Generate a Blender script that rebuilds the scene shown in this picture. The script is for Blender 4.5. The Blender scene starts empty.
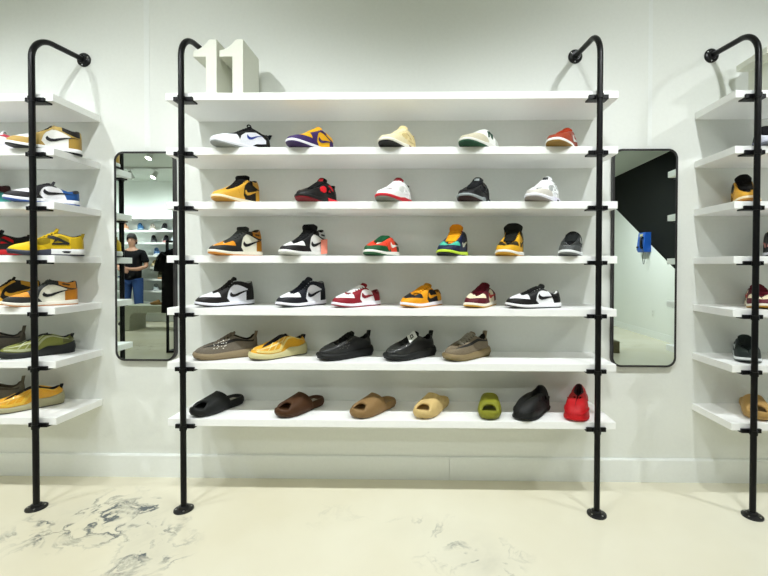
import bpy, math, random
import numpy as np
from mathutils import Vector, Matrix
random.seed(4); rng = np.random.default_rng(4)
S = bpy.context.scene
COL = S.collection
PI = math.pi

# ------------------------------------------------------------------ materials
def lin(h):
    h = h.lstrip('#'); r = []
    for i in (0, 2, 4):
        c = int(h[i:i+2], 16) / 255
        r.append(c / 12.92 if c <= .04045 else ((c + .055) / 1.055) ** 2.4)
    return r + [1.0]
_M = {}
def mat(col, rough=.55, bump=.15, scale=220., metal=0., vary=.06, spec=.5, emit=0., coat=0.):
    key = (col, rough, bump, scale, metal, vary, spec, emit, coat)
    if key in _M: return _M[key]
    m = bpy.data.materials.new('surface'); m.use_nodes = True
    nt = m.node_tree; b = nt.nodes['Principled BSDF']; N = nt.nodes.new; Lk = nt.links.new
    c = lin(col) if isinstance(col, str) else list(col)
    tc = N('ShaderNodeTexCoord'); no = N('ShaderNodeTexNoise')
    no.inputs['Scale'].default_value = scale; no.inputs['Detail'].default_value = 3
    Lk(tc.outputs['Object'], no.inputs['Vector'])
    mr = N('ShaderNodeMapRange'); mr.inputs[1].default_value = .3; mr.inputs[2].default_value = .7
    mr.inputs[3].default_value = 1 - vary; mr.inputs[4].default_value = 1 + vary
    Lk(no.outputs['Fac'], mr.inputs[0])
    mx = N('ShaderNodeVectorMath'); mx.operation = 'SCALE'
    mx.inputs[0].default_value = c[:3]
    Lk(mr.outputs[0], mx.inputs['Scale']); Lk(mx.outputs[0], b.inputs['Base Color'])
    b.inputs['Roughness'].default_value = rough; b.inputs['Metallic'].default_value = metal
    b.inputs['Specular IOR Level'].default_value = spec
    b.inputs['Coat Weight'].default_value = coat; b.inputs['Coat Roughness'].default_value = .12
    if bump:
        bp = N('ShaderNodeBump'); bp.inputs['Strength'].default_value = bump; bp.inputs['Distance'].default_value = .002
        Lk(no.outputs['Fac'], bp.inputs['Height']); Lk(bp.outputs[0], b.inputs['Normal'])
    if emit:
        b.inputs['Emission Color'].default_value = c; b.inputs['Emission Strength'].default_value = emit
    _M[key] = m
    return m

def wall_mat(col=(.765, .785, .745), rough=.5):
    return mat(tuple(col) + (1.,), rough=rough, bump=.04, scale=60., vary=.012, spec=.35)

def floor_mat():
    m = bpy.data.materials.new('polished_floor'); m.use_nodes = True
    nt = m.node_tree; b = nt.nodes['Principled BSDF']; N = nt.nodes.new; Lk = nt.links.new
    geo = N('ShaderNodeNewGeometry')
    n1 = N('ShaderNodeTexNoise'); n1.inputs['Scale'].default_value = .9; n1.inputs['Detail'].default_value = 4
    Lk(geo.outputs['Position'], n1.inputs['Vector'])
    r1 = N('ShaderNodeValToRGB')
    r1.color_ramp.elements[0].position = .32; r1.color_ramp.elements[0].color = (.66, .61, .46, 1)
    r1.color_ramp.elements[1].position = .68; r1.color_ramp.elements[1].color = (.75, .72, .59, 1)
    Lk(n1.outputs['Fac'], r1.inputs[0])
    # warped coordinates for the marbling
    n2 = N('ShaderNodeTexNoise'); n2.inputs['Scale'].default_value = 3.2; n2.inputs['Detail'].default_value = 5
    Lk(geo.outputs['Position'], n2.inputs['Vector'])
    ws = N('ShaderNodeVectorMath'); ws.operation = 'MULTIPLY_ADD'
    ws.inputs[1].default_value = (.55, .55, 0)
    Lk(n2.outputs['Color'], ws.inputs[0]); Lk(geo.outputs['Position'], ws.inputs[2])
    n3 = N('ShaderNodeTexNoise'); n3.inputs['Scale'].default_value = 2.6; n3.inputs['Detail'].default_value = 6
    n3.inputs['Roughness'].default_value = .6
    Lk(ws.outputs[0], n3.inputs['Vector'])
    def math_(op, a, bb=None, clamp=False):
        n = N('ShaderNodeMath'); n.operation = op; n.use_clamp = clamp
        for i, x in enumerate((a, bb)):
            if x is None: continue
            if isinstance(x, (int, float)): n.inputs[i].default_value = x
            else: Lk(x, n.inputs[i])
        return n.outputs[0]
    ridge = math_('ABSOLUTE', math_('SUBTRACT', n3.outputs['Fac'], .5))
    vein = math_('SUBTRACT', 1.0, math_('MULTIPLY', ridge, 34.0), True)
    vein = math_('POWER', vein, 1.3)
    tot = None
    for (x, y, rx, ry, a) in VEINS:
        sub = N('ShaderNodeVectorMath'); sub.operation = 'SUBTRACT'; sub.inputs[1].default_value = (x, y, 0)
        Lk(geo.outputs['Position'], sub.inputs[0])
        sc = N('ShaderNodeVectorMath'); sc.operation = 'MULTIPLY'; sc.inputs[1].default_value = (1 / rx, 1 / ry, 0)
        Lk(sub.outputs[0], sc.inputs[0])
        ln = N('ShaderNodeVectorMath'); ln.operation = 'LENGTH'; Lk(sc.outputs[0], ln.inputs[0])
        f = math_('MULTIPLY', math_('SUBTRACT', 1.0, ln.outputs['Value'], True), a)
        tot = f if tot is None else math_('ADD', tot, f)
    n4 = N('ShaderNodeTexNoise'); n4.inputs['Scale'].default_value = 9.; n4.inputs['Detail'].default_value = 3
    Lk(geo.outputs['Position'], n4.inputs['Vector'])
    br = math_('MULTIPLY', math_('SUBTRACT', n4.outputs['Fac'], .36, True), 3.2, True)
    k = math_('MULTIPLY', math_('MULTIPLY', vein, tot), br, True)
    haze = math_('MULTIPLY', math_('MULTIPLY', tot, math_('SUBTRACT', n3.outputs['Fac'], .42, True)), .55)
    k = math_('ADD', k, haze, True)
    mx = N('ShaderNodeMix'); mx.data_type = 'RGBA'
    Lk(k, mx.inputs[0]); Lk(r1.outputs[0], mx.inputs[6]); mx.inputs[7].default_value = (.10, .115, .12, 1)
    Lk(mx.outputs[2], b.inputs['Base Color'])
    b.inputs['Roughness'].default_value = .22; b.inputs['Specular IOR Level'].default_value = .5
    return m

def mirror_mat():
    m = bpy.data.materials.new('mirror_glass'); m.use_nodes = True
    nt = m.node_tree; b = nt.nodes['Principled BSDF']
    no = nt.nodes.new('ShaderNodeTexNoise'); no.inputs['Scale'].default_value = .7
    mr = nt.nodes.new('ShaderNodeMapRange'); mr.inputs[3].default_value = .0; mr.inputs[4].default_value = .004
    nt.links.new(no.outputs['Fac'], mr.inputs[0]); nt.links.new(mr.outputs[0], b.inputs['Roughness'])
    b.inputs['Base Color'].default_value = (.88, .97, .93, 1); b.inputs['Metallic'].default_value = 1
    return m

# ------------------------------------------------------------------ mesh helpers
class MB:
    def __init__(s): s.v = []; s.f = []; s.m = []
    def add(s, vs, fs, mi=0):
        o = len(s.v); s.v += [tuple(map(float, p)) for p in vs]
        s.f += [tuple(i + o for i in f) for f in fs]; s.m += [mi] * len(fs); return s
    def box(s, a, b, mi=0):
        (x0, y0, z0), (x1, y1, z1) = a, b
        vs = [(x0,y0,z0),(x1,y0,z0),(x1,y1,z0),(x0,y1,z0),(x0,y0,z1),(x1,y0,z1),(x1,y1,z1),(x0,y1,z1)]
        return s.add(vs, [(0,3,2,1),(4,5,6,7),(0,1,5,4),(1,2,6,5),(2,3,7,6),(3,0,4,7)], mi)
    def grid(s, P, closed_u=False, closed_v=False, mi=0, flip=False):
        P = np.asarray(P); n, m = P.shape[:2]; fs = []
        for i in range(n if closed_u else n - 1):
            for j in range(m if closed_v else m - 1):
                a, b, c, d = i*m+j, ((i+1) % n)*m+j, ((i+1) % n)*m+(j+1) % m, i*m+(j+1) % m
                fs.append((a, d, c, b) if flip else (a, b, c, d))
        return s.add(P.reshape(-1, 3), fs, mi)
    def tube(s, path, r, n=10, caps=True, mi=0):
        path = [Vector(p) for p in path]; rs = r if hasattr(r, '__len__') else [r] * len(path)
        up = None; rings = []
        for i, p in enumerate(path):
            t = (path[min(i+1, len(path)-1)] - path[max(i-1, 0)]).normalized()
            if up is None:
                up = t.orthogonal().normalized()
            up = (up - t * up.dot(t)); up = up.normalized() if up.length > 1e-6 else t.orthogonal().normalized()
            sd = t.cross(up)
            rings.append([p + (up * math.cos(2*PI*k/n) + sd * math.sin(2*PI*k/n)) * rs[i] for k in range(n)])
        o = len(s.v)
        s.grid(np.array([[tuple(q) for q in rr] for rr in rings]), closed_v=True, mi=mi)
        if caps:
            s.f.append(tuple(o + k for k in range(n))); s.m.append(mi)
            e = o + (len(path) - 1) * n; s.f.append(tuple(e + n - 1 - k for k in range(n))); s.m.append(mi)
        return s
    def lathe(s, prof, n=28, c=(0,0,0), axis='z', mi=0):
        P = []
        for (r, h) in prof:
            row = []
            for k in range(n):
                a = 2*PI*k/n; x, y = r*math.cos(a), r*math.sin(a)
                q = (x, y, h) if axis == 'z' else (x, h, y) if axis == 'y' else (h, x, y)
                row.append((q[0]+c[0], q[1]+c[1], q[2]+c[2]))
            P.append(row)
        return s.grid(P, closed_v=True, mi=mi)
    def prism(s, poly, a, b, axis='y', mi=0):
        n = len(poly)
        def pt(p, h): return (p[0], h, p[1]) if axis == 'y' else (p[0], p[1], h) if axis == 'z' else (h, p[0], p[1])
        vs = [pt(p, a) for p in poly] + [pt(p, b) for p in poly]
        fs = [tuple(range(n)), tuple(range(2*n-1, n-1, -1))] + [(i, n+i, n+(i+1) % n, (i+1) % n) for i in range(n)]
        return s.add(vs, fs, mi)
    def build(s, name, mats, parent=None, smooth=False, bevel=0., loc=None, angle=35):
        me = bpy.data.meshes.new(name); me.from_pydata(s.v, [], s.f)
        for m in (mats if isinstance(mats, (list, tuple)) else [mats]): me.materials.append(m)
        if len(set(s.m)) > 1: me.polygons.foreach_set('material_index', s.m)
        me.validate(); 
        if smooth or bevel:
            import bmesh
            bm = bmesh.new(); bm.from_mesh(me)
            bmesh.ops.remove_doubles(bm, verts=bm.verts, dist=1e-6)
            bmesh.ops.recalc_face_normals(bm, faces=bm.faces); bm.to_mesh(me); bm.free()
        else:
            import bmesh
            bm = bmesh.new(); bm.from_mesh(me); bmesh.ops.recalc_face_normals(bm, faces=bm.faces); bm.to_mesh(me); bm.free()
        if smooth:
            me.polygons.foreach_set('use_smooth', [True] * len(me.polygons))
            me.set_sharp_from_angle(angle=math.radians(angle))
        me.update()
        o = bpy.data.objects.new(name, me); COL.objects.link(o)
        if parent is not None: o.parent = parent
        if loc is not None: o.location = loc
        if bevel:
            bv = o.modifiers.new('bevel', 'BEVEL'); bv.width = bevel; bv.segments = 2; bv.limit_method = 'ANGLE'
        return o

def tag(o, label=None, cat=None, group=None, kind=None):
    if label: o['label'] = label
    if cat: o['category'] = cat
    if group: o['group'] = group
    if kind: o['kind'] = kind
    return o
def empty(name, loc, rz=0., label=None, cat=None, group=None):
    o = bpy.data.objects.new(name, None); COL.objects.link(o)
    o.location = loc; o.rotation_euler = (0, 0, rz); o.empty_display_size = .05
    return tag(o, label, cat, group)
def copy_thing(r, loc, label, rz=None, group=None):
    c = r.copy(); COL.objects.link(c); c.location = loc; c['label'] = label
    if rz is not None: c.rotation_euler = (0, 0, rz)
    if group: c['group'] = group
    for ch in list(r.children):
        d = ch.copy(); COL.objects.link(d); d.parent = c
        for g in list(ch.children):
            e = g.copy(); COL.objects.link(e); e.parent = d
    return c

# ------------------------------------------------------------------ measured layout (metres; display wall is y = 0)
ZS = [1.9734, 1.7163, 1.4605, 1.205, .9556, .6967, .4243]     # shelf tops
TH, DEP, PY = .0345, .285, -.307
CEIL, BACK, XR, XL = 2.95, -6.4, 3.78, -8.0
VEINS = [(-1.47, -.36, .42, .27, 2.2), (-1.22, -.50, .26, .24, 1.2), (-1.08, -.62, .18, .24, 1.5), (-1.75, -.55, .3, .2, .5), (.20, -.58, .26, .16, 1.3), (.24, -.66, .14, .10, 1.2),
         (.05, -.42, .3, .12, .6), (-.45, -.35, .25, .12, .25), (-4.15, -3.6, .8, .5, .9), (2.7, -4.1, .7, .5, .6), (-1.1, -2.2, 1., .6, .8), (1.2, -2.8, 1., .6, .5)]

W_WHITE = wall_mat(); W_TRIM = wall_mat((.79, .815, .79), .4)
SHELF = mat((.90, .905, .89, 1), rough=.42, bump=.02, scale=90., vary=.01, spec=.4)
BLACK = mat((.003, .003, .0034, 1), rough=.36, bump=.06, scale=300., vary=.12, spec=.22)
DARK = mat((.008, .008, .009, 1), rough=.3, bump=0., vary=.1, spec=.35)
FRAME = mat((.016, .014, .015, 1), rough=.4, bump=.03, vary=.1)
STEEL = mat((.45, .45, .45, 1), rough=.3, metal=1., bump=0., vary=.05)

# ------------------------------------------------------------------ the room
def struct(name, mb, m, parent=None, **k):
    o = mb.build(name, m, parent, **k)
    if parent is None: o['kind'] = 'structure'
    return o
struct('floor', MB().box((XL, BACK, -.1), (XR, 0, 0)), floor_mat())
struct('ceiling', MB().box((XL, BACK, CEIL), (XR, 0, CEIL+.1)), wall_mat((.62, .66, .61), .7))
struct('wall_back', MB().box((XL, 0, -.1), (XR, .12, CEIL+.1)), W_WHITE)
struct('wall_front', MB().box((XL, BACK-.12, -.1), (XR, BACK, CEIL+.1)), wall_mat((.74, .78, .74)))
struct('wall_left', MB().box((XL-.12, BACK-.12, -.1), (XL, .12, CEIL+.1)), W_WHITE)
struct('wall_right', MB().box((XR, BACK-.12, -.1), (XR+.12, .12, CEIL+.1)), W_WHITE)
# painted slanted black field on the right wall (follows a stair line)
poly = [(-.6, CEIL-.01), (-6.35, CEIL-.01), (-6.35, 2.52), (-6.01, 2.328), (-4.131, 1.176), (-2.15, 0.03), (-.6, .03)]
struct('trim_1', MB().prism(poly, XR-.006, XR+.002, 'x'), mat((.006, .007, .006, 1), rough=.75, bump=.03, scale=80., vary=.1, spec=.15))
bb = MB()
for x0, x1 in ((XL, .1405), (.1425, XR)):
    bb.prism([(0, 0), (-.014, 0), (-.014, .117), (-.009, .1244), (0, .1244)], x0, x1, 'x')
struct('baseboard_back', bb, W_TRIM)
struct('baseboard_right', MB().box((XR-.018, BACK, 0), (XR-.006, -.014, .11)), W_TRIM)
struct('baseboard_front', MB().box((XL, BACK, 0), (XR-.018, BACK+.014, .1244)), W_TRIM)
# hairline drywall joints beside the mirrors
struct('trim_2', MB().box((1.192, -.0012, 1.80), (1.214, .002, CEIL-.002)), W_TRIM)
struct('trim_3', MB().box((-1.52, -.0012, 1.80), (-1.49, .002, CEIL-.002)), W_TRIM)

# ------------------------------------------------------------------ shelving
ORD = ['top', 'second', 'third', 'fourth', 'fifth', 'sixth', 'bottom']
def shelf_unit(x0, x1, where, zs=ZS, wall_y=0., sgn=1, group=None, ords=ORD):
    for i, z in enumerate(zs):
        o = MB().box((x0, min(wall_y, wall_y - sgn*DEP), z - TH), (x1, max(wall_y, wall_y - sgn*DEP), z)).build('wall_shelf', SHELF, bevel=.0015)
        nm = ords[i]
        tag(o, ('white %s shelf board of the %s' % (nm, where)) if nm in ('top', 'bottom') else 'white shelf board, %s from the top of the %s' % (nm, where), 'shelf', group or 'shelf boards of the ' + where)
U = .0
shelf_unit(-1.2232, .9042, 'middle rack')
shelf_unit(-3.89, -1.7644, 'left rack')
shelf_unit(1.4408, 3.57, 'right rack')
def make_pole(x, label):
    r = empty('support_pole', (x, PY, 0), 0, label, 'pole', 'curved black shelf poles')
    R = .0132; path = [(0, 0, .006)] + [(0, 0, z) for z in np.linspace(.3, 2.13, 10)]
    cy, cz, rad = .125, 2.13, .125
    tot = math.radians(88)
    for a in np.linspace(0, tot, 16)[1:]:
        path.append((0, cy - rad*math.cos(a), cz + rad*math.sin(a)))
    # straight run to the wall flange
    last = Vector(path[-1]); end = Vector((-.004, -PY - .004, 2.2743))
    for k in (.33, .66, 1): path.append(tuple(last.lerp(end, k)))
    MB().tube(path, R, 16).build('pipe', BLACK, r, smooth=True)
    f = MB().lathe([(0, 0), (.043, 0), (.043, .006), (.038, .009), (.024, .011), (.022, .02), (.018, .022), (0, .022)], 32).build('floor_flange', DARK, r, smooth=True)
    for a in (0, PI/2, PI, 1.5*PI):
        MB().lathe([(0, 0), (.0045, 0), (.004, .003), (0, .0035)], 10, (.032*math.cos(a+.5), .032*math.sin(a+.5), .008)).build('screw', STEEL, f, smooth=True)
    w = MB().lathe([(0, 0), (.037, 0), (.037, -.006), (.033, -.010), (.023, -.012), (.021, -.022), (0, -.022)], 28, (-.004, -PY, 2.2743), 'y').build('wall_flange', DARK, r, smooth=True)
    for a in (0.4, 2.5, 4.6):
        MB().lathe([(0, 0), (.004, 0), (.0035, -.003), (0, -.0035)], 10, (-.004+.029*math.cos(a), -PY-.009, 2.2743+.029*math.sin(a)), 'y').build('screw', STEEL, w, smooth=True)
    for z in ZS:
        b = MB().box((-.045, .010, z-TH-.007), (.045, .058, z-TH-.0005))
        b.box((-.045, .010, z-TH-.007), (.045, .0205, z-TH+.012))
        b.lathe([(.0130, -.010), (.0165, -.010), (.0165, .010), (.0130, .010)], 18, (0, 0, z-TH))
        b.build('shelf_bracket', BLACK, r)
    return r
p = make_pole(-1.1353, 'black pipe pole, left end of the middle rack, hook hidden behind the block number')
copy_thing(p, (.8085, PY, 0), 'black pipe pole at the right end of the middle rack, beside the right mirror')
copy_thing(p, (-1.8445, PY, 0), 'black pipe pole of the left rack, hook bending right to the wall')
copy_thing(p, (1.5252, PY, 0), 'black pipe pole of the right rack, hook bending left to the wall')
copy_thing(p, (3.47, PY, 0), 'black pipe pole near the black-painted side wall')
copy_thing(p, (-3.80, PY, 0), 'black pipe pole at the far left end of the left rack')

# ------------------------------------------------------------------ white block numbers
def digit_one(x, y0, y1, z, label):
    h, w = .262, .052
    poly = [(-w, 0), (0, 0), (0, h), (-.036, h)]
    for t in np.linspace(0, 1, 7): poly.append((-.036 - .010*t - .068*t**1.2, h - .052*math.sin(t*PI/2)))
    poly += [(-.114, h-.083), (-w, h-.083)]
    r = empty('number_block', (x, 0, z), 0, label, 'number', 'white block number ones')
    MB().prism(poly, y0, y1, 'y').build('digit_body', mat((.72, .73, .64, 1), rough=.6, bump=.03, scale=60., vary=.015), r, bevel=.002)
digit_one(-.989, -.265, -.075, ZS[0], 'left white block number 1 standing on the middle rack')
digit_one(-.862, -.265, -.075, ZS[0], 'right white block number 1 standing on the middle rack')
digit_one(1.712, -.265, -.075, ZS[0], 'white block number 1 on the right rack, cut by the photo edge')

# ------------------------------------------------------------------ mirrors
def rrect(x0, x1, z0, z1, r, n=8):
    pts = []
    for cx, cz, a0 in ((x1-r, z1-r, 0), (x0+r, z1-r, PI/2), (x0+r, z0+r, PI), (x1-r, z0+r, 1.5*PI)):
        for k in range(n+1):
            a = a0 + PI/2*k/n; pts.append((cx + r*math.cos(a), cz + r*math.sin(a)))
    return pts
MIR = mirror_mat()
def mirror(x0, x1, z0, z1, label):
    r = empty('wall_mirror', ((x0+x1)/2, 0, z0), 0, label, 'mirror', 'round-cornered wall mirrors')
    w, h = x1-x0, z1-z0
    o = rrect(-w/2, w/2, 0, h, .05); i = rrect(-w/2+.010, w/2-.010, .010, h-.010, .042)
    n = len(o); P = [[(a[0], -.025, a[1]) for a in o], [(a[0], -.025, a[1]) for a in i], [(a[0], -.002, a[1]) for a in i], [(a[0], -.002, a[1]) for a in o]]
    MB().grid(P, closed_u=True, closed_v=True).build('frame', FRAME, r)
    MB().prism(rrect(-w/2+.008, w/2-.008, .008, h-.008, .042), -.0235, -.008, 'y').build('mirror_glass', MIR, r)
mirror(-1.672, -1.343, .640, 1.772, 'tall mirror left of the middle rack, reflecting a man and a clothes rail')
mirror(1.0, 1.340, .622, 1.778, 'tall mirror right of the middle rack, reflecting a blue payphone')

# ------------------------------------------------------------------ footwear: shared surface
LH = np.array([0, .01, .03, .08, .15, .28, .40, .55, .70, .82, .92, .97, .99, 1.])
WS = np.array([0, .016, .026, .038, .046, .0525, .0505, .045, .041, .041, .0375, .028, .0175, 0.])
QT = np.linspace(0, 1, 401)
def q_of_l(l): return np.arccos(np.clip(1 - 2*np.asarray(l, float), -1, 1)) / PI
def l_of_q(q): return .5 - .5*np.cos(PI*np.asarray(q, float))
def smooth_table(y, passes=60):
    y = y.copy(); a, b = y[0], y[-1]
    for _ in range(passes):
        y[1:-1] = .25*y[:-2] + .5*y[1:-1] + .25*y[2:]; y[0] = a; y[-1] = b
    return y
class Foot:
    def __init__(s, L=.29, width=1., ls=LH, ws=WS, sole=((0, .022), (1, .03)), spring=.012, opening=None, e1=.70, e2=.88, p=1.4, toe_sq=1.0):
        s.L = L; k = L/.29
        s.wt = smooth_table(np.interp(l_of_q(QT), ls, ws*k*width))
        sl = np.array(sole); s.soleL, s.soleZ = sl[:, 0], sl[:, 1]
        s.spring_h = spring; s.e1, s.e2, s.p = e1, e2, p
        op = np.array(opening); d = np.r_[0, np.cumsum(np.hypot(np.diff(op[:, 0])*.29, np.diff(op[:, 1])))]; d /= d[-1]
        T = np.linspace(0, 1, 201)
        s.T = T; s.ol = smooth_table(np.interp(T, d, op[:, 0]), 12); s.oz = smooth_table(np.interp(T, d, op[:, 1]), 12)
        s.ow = smooth_table(np.interp(T, d, op[:, 2]), 12)*width
    def w(s, q): return np.interp(q, QT, s.wt)
    def spring(s, l): return s.spring_h*np.clip(1 - np.asarray(l)/.32, 0, 1)**1.8
    def hs(s, l): return np.interp(l, s.soleL, s.soleZ)
    def yc(s, l): return .007*np.clip(1 - np.asarray(l)/.5, 0, 1)**1.5
    def top(s, l):   # opening line at side position l
        return np.interp(l, s.ol, s.oz), np.interp(l, s.ol, s.ow)
    def surf(s, q, v, side):
        q = np.asarray(q, float); v = np.asarray(v, float); l = l_of_q(q)
        xb = (l-.5)*s.L; yb = side*s.w(q) + s.yc(l); zb = s.hs(l) + s.spring(l) - .004
        t = q**s.p
        xo = (np.interp(t, s.T, s.ol)-.5)*s.L; yo = side*np.interp(t, s.T, s.ow); zo = np.interp(t, s.T, s.oz)
        c = np.cos(np.clip(v, 0, 1)*PI/2)**s.e1; si = np.sin(np.clip(v, 0, 1)*PI/2)**s.e2
        return np.stack([xo+(xb-xo)*c, yo+(yb-yo)*c, zb+(zo-zb)*si], -1)
    def q_at(s, l, v, side):
        l = np.asarray(l, float); v = np.asarray(v, float)
        a = np.zeros_like(l+v); b = np.ones_like(a)
        for _ in range(22):
            m = (a+b)/2; x = s.surf(m, v, side)[..., 0]/s.L + .5
            a = np.where(x < l, m, a); b = np.where(x < l, b, m)
        return (a+b)/2
    def normal(s, q, v, side):
        e = 2e-3
        q0, q1 = np.clip(q-e, 0, 1), np.clip(q+e, 0, 1); v0, v1 = np.clip(v-e, 0, 1), np.clip(v+e, 0, 1)
        n = np.cross(s.surf(q1, v, side)-s.surf(q0, v, side), s.surf(q, v1, side)-s.surf(q, v0, side))*(-side)
        ln = np.linalg.norm(n, axis=-1, keepdims=True); n = np.where(ln > 1e-12, n/np.maximum(ln, 1e-12), np.array([0, 0, 1.]))
        return n
    def panel(s, mb, stations, h=.0016, nu=22, nv=6, sides=(-1, 1), mi=0):
        st = np.array([[c for pr in x for c in pr] for x in stations], float)
        k = np.linspace(0, len(st)-1, nu); st = np.stack([np.interp(k, np.arange(len(st)), st[:, c]) for c in range(4)], 1)
        f = np.linspace(0, 1, nv)[None, :]
        l = st[:, 0:1]*(1-f) + st[:, 2:3]*f; v = st[:, 1:2]*(1-f) + st[:, 3:4]*f
        v = np.clip(v, 0, .999)
        for sd in sides:
            q = s.q_at(l, v, sd); P = s.surf(q, v, sd); N = s.normal(q, v, sd)
            full = np.concatenate([P[:1], P + N*h, P[-1:]], 0); A, B = P-N*.0004, P-N*.0004
            G = np.empty((nu+2, nv+2, 3)); G[1:-1, 1:-1] = P+N*h
            G[0, 1:-1], G[-1, 1:-1] = A[0], A[-1]; G[1:-1, 0], G[1:-1, -1] = A[:, 0], A[:, -1]
            G[0, 0], G[0, -1], G[-1, 0], G[-1, -1] = A[0, 0], A[0, -1], A[-1, 0], A[-1, -1]
            mb.grid(G, mi=mi)
        return mb
def vst(*rows):       # vertical stations: (l, v_low, v_high)
    return [((l, a), (l, b)) for l, a, b in rows]
# wing-shaped logo on the quarter; unit coordinates, front hook at the left
def wing(l0, l1, v0, v1):
    up = [(.04, .72), (.08, .52), (.14, .40), (.24, .36), (.42, .44), (.62, .57), (.82, .72), (1., .86)]
    dn = [(.03, .70), (-.01, .46), (.02, .24), (.12, .10), (.30, .14), (.56, .38), (.8, .64), (1., .84)]
    f = lambda p: (l0 + (l1-l0)*p[0], v0 + (v1-v0)*p[1])
    return [(f(b), f(a)) for a, b in zip(up, dn)]
LOW = ((.29, .060, .003), (.33, .068, .016), (.45, .088, .022), (.56, .103, .027), (.61, .105, .031), (.70, .086, .034), (.80, .073, .033), (.89, .078, .025), (.95, .087, .012), (.968, .089, 0))
TALL = ((.29, .058, .003), (.33, .065, .016), (.44, .090, .024), (.53, .118, .030), (.58, .136, .035), (.68, .137, .038), (.79, .133, .036), (.88, .142, .028), (.95, .154, .014), (.97, .155, 0))
HIGH = ((.29, .060, .003), (.33, .069, .016), (.45, .090, .023), (.55, .119, .029), (.60, .137, .034), (.66, .139, .037), (.74, .132, .037), (.83, .124, .035), (.90, .126, .027), (.955, .134, .013), (.97, .135, 0))
MID = ((.29, .058, .003), (.33, .067, .016), (.45, .092, .022), (.56, .113, .027), (.62, .122, .031), (.72, .112, .034), (.82, .102, .032), (.90, .105, .025), (.955, .113, .012), (.97, .114, 0))
KNIT = ((.27, .060, .003), (.31, .068, .014), (.45, .093, .020), (.55, .112, .024), (.60, .117, .029), (.70, .098, .032), (.82, .088, .030), (.90, .096, .022), (.945, .112, .011), (.958, .114, 0))
SOLE_CUP = ((0, .020), (.3, .022), (1, .030)); SOLE_KNIT = ((0, .030), (.3, .034), (.7, .042), (1, .052)); SOLE_V3 = ((0, .034), (.25, .030), (.5, .034), (.62, .052), (.8, .05), (1, .064))
SOLE_AIR = ((0, .022), (.35, .026), (.55, .036), (1, .038))

def leather(c, **k): return mat(c, rough=k.pop('rough', .5), bump=.10, scale=260., vary=.05, spec=.3, **k)
def rubber(c): return mat(c, rough=.55, bump=.05, scale=180., vary=.03, spec=.3)
def cloth(c): return mat(c, rough=.85, bump=.35, scale=420., vary=.14, spec=.2)

def sole_parts(F, root, mid, out, e=.004, bulge=.001, n=44, ribs=0, out_h=.007, mid2=None, split=.5):
    q = np.linspace(0, 1, n); l = l_of_q(q); w = F.w(q)
    def ring(off, zf):    # zf: function of l -> z
        k = (F.L + 2*off)/F.L; x = (l-.5)*F.L*k; wd = np.maximum(w + off*np.minimum(1, w/.02), 0); z = zf(l)
        a = np.stack([x, -wd + F.yc(l), z], -1); b = np.stack([x, wd + F.yc(l), z], -1)
        return np.concatenate([a, b[::-1][1:-1]], 0)
    sp = lambda l: F.spring(l)
    ripple = (lambda l: ribs*np.sin(l*90)) if ribs else (lambda l: 0*l)
    def loft(name, rows, m, ):
        R = [ring(*r) for r in rows]; mb = MB(); mb.grid(R, closed_v=True)
        N = len(R[0])
        for rr in (R[0], R[-1]):
            A = rr[:n]; B = np.concatenate([rr[:1], rr[n:][::-1], rr[n-1:n]], 0)
            mb.grid(np.stack([A, A*.5+B*.5, B], 0))
        return mb.build(name, m, root, smooth=True, angle=50)
    loft('outsole', [(e-.006, lambda l: sp(l)), (e-.001, lambda l: sp(l)+.0015), (e, lambda l: sp(l)+out_h)], out)
    loft('midsole', [(e-.001, lambda l: sp(l)+out_h-.001), (e+bulge, lambda l: sp(l)+out_h+(F.hs(l)-out_h)*.35+ripple(l)), (e+bulge*.6, lambda l: sp(l)+out_h+(F.hs(l)-out_h)*.75), (e-.002, lambda l: sp(l)+F.hs(l)), (e-.010, lambda l: sp(l)+F.hs(l)-.001)], mid)
    if mid2 is not None:
        mb = MB(); ls = np.linspace(split, .9999, 22); qq = q_of_l(ls)
        for sd in (-1, 1):
            rows = []
            for (f, ex) in ((.02, .0012), (.35, .0018+bulge), (.75, .0015+bulge*.6), (.99, -.0005)):
                off = e+ex; x = (ls-.5)*(F.L+2*off); wd = F.w(qq) + off*np.minimum(1, F.w(qq)/.02)
                rows.append(np.stack([x, sd*wd, sp(ls)+out_h+(F.hs(ls)-out_h)*f], -1))
            mb.grid(rows)
        mb.build('heel_midsole', mid2, root, smooth=True, angle=60)

def upper_part(F, root, m, nq=40, nv=18, name='upper', holes=()):
    mb = MB(); P = []
    u = np.linspace(0, 1, nq+1); v = np.linspace(0, 1, nv+1); Q, V = np.meshgrid(u, v, indexing='ij')
    for sd in (-1, 1):
        G = F.surf(Q, V, sd); tmp = MB().grid(G)
        if holes:
            C = np.array(tmp.v); keep = []
            for f in tmp.f:
                c = C[list(f)].mean(0); kill = False
                i = f[0]; lv = c[0]/F.L+.5; vv = V.reshape(-1)[list(f)].mean()
                for hk in holes:
                    if hk[0] == 'side' and ((lv-hk[1])/hk[3])**2 + ((vv-hk[2])/hk[4])**2 < 1: kill = True
                    if hk[0] == 'top' and vv > .3 and ((lv-hk[1])/hk[3])**2 + ((c[1]-hk[2])/hk[4])**2 < 1: kill = True
                if not kill: keep.append(f)
            tmp.f = keep; tmp.m = [0]*len(keep)
        mb.add(tmp.v, tmp.f)
    return mb.build(name, m, root, smooth=True, angle=70)

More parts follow.
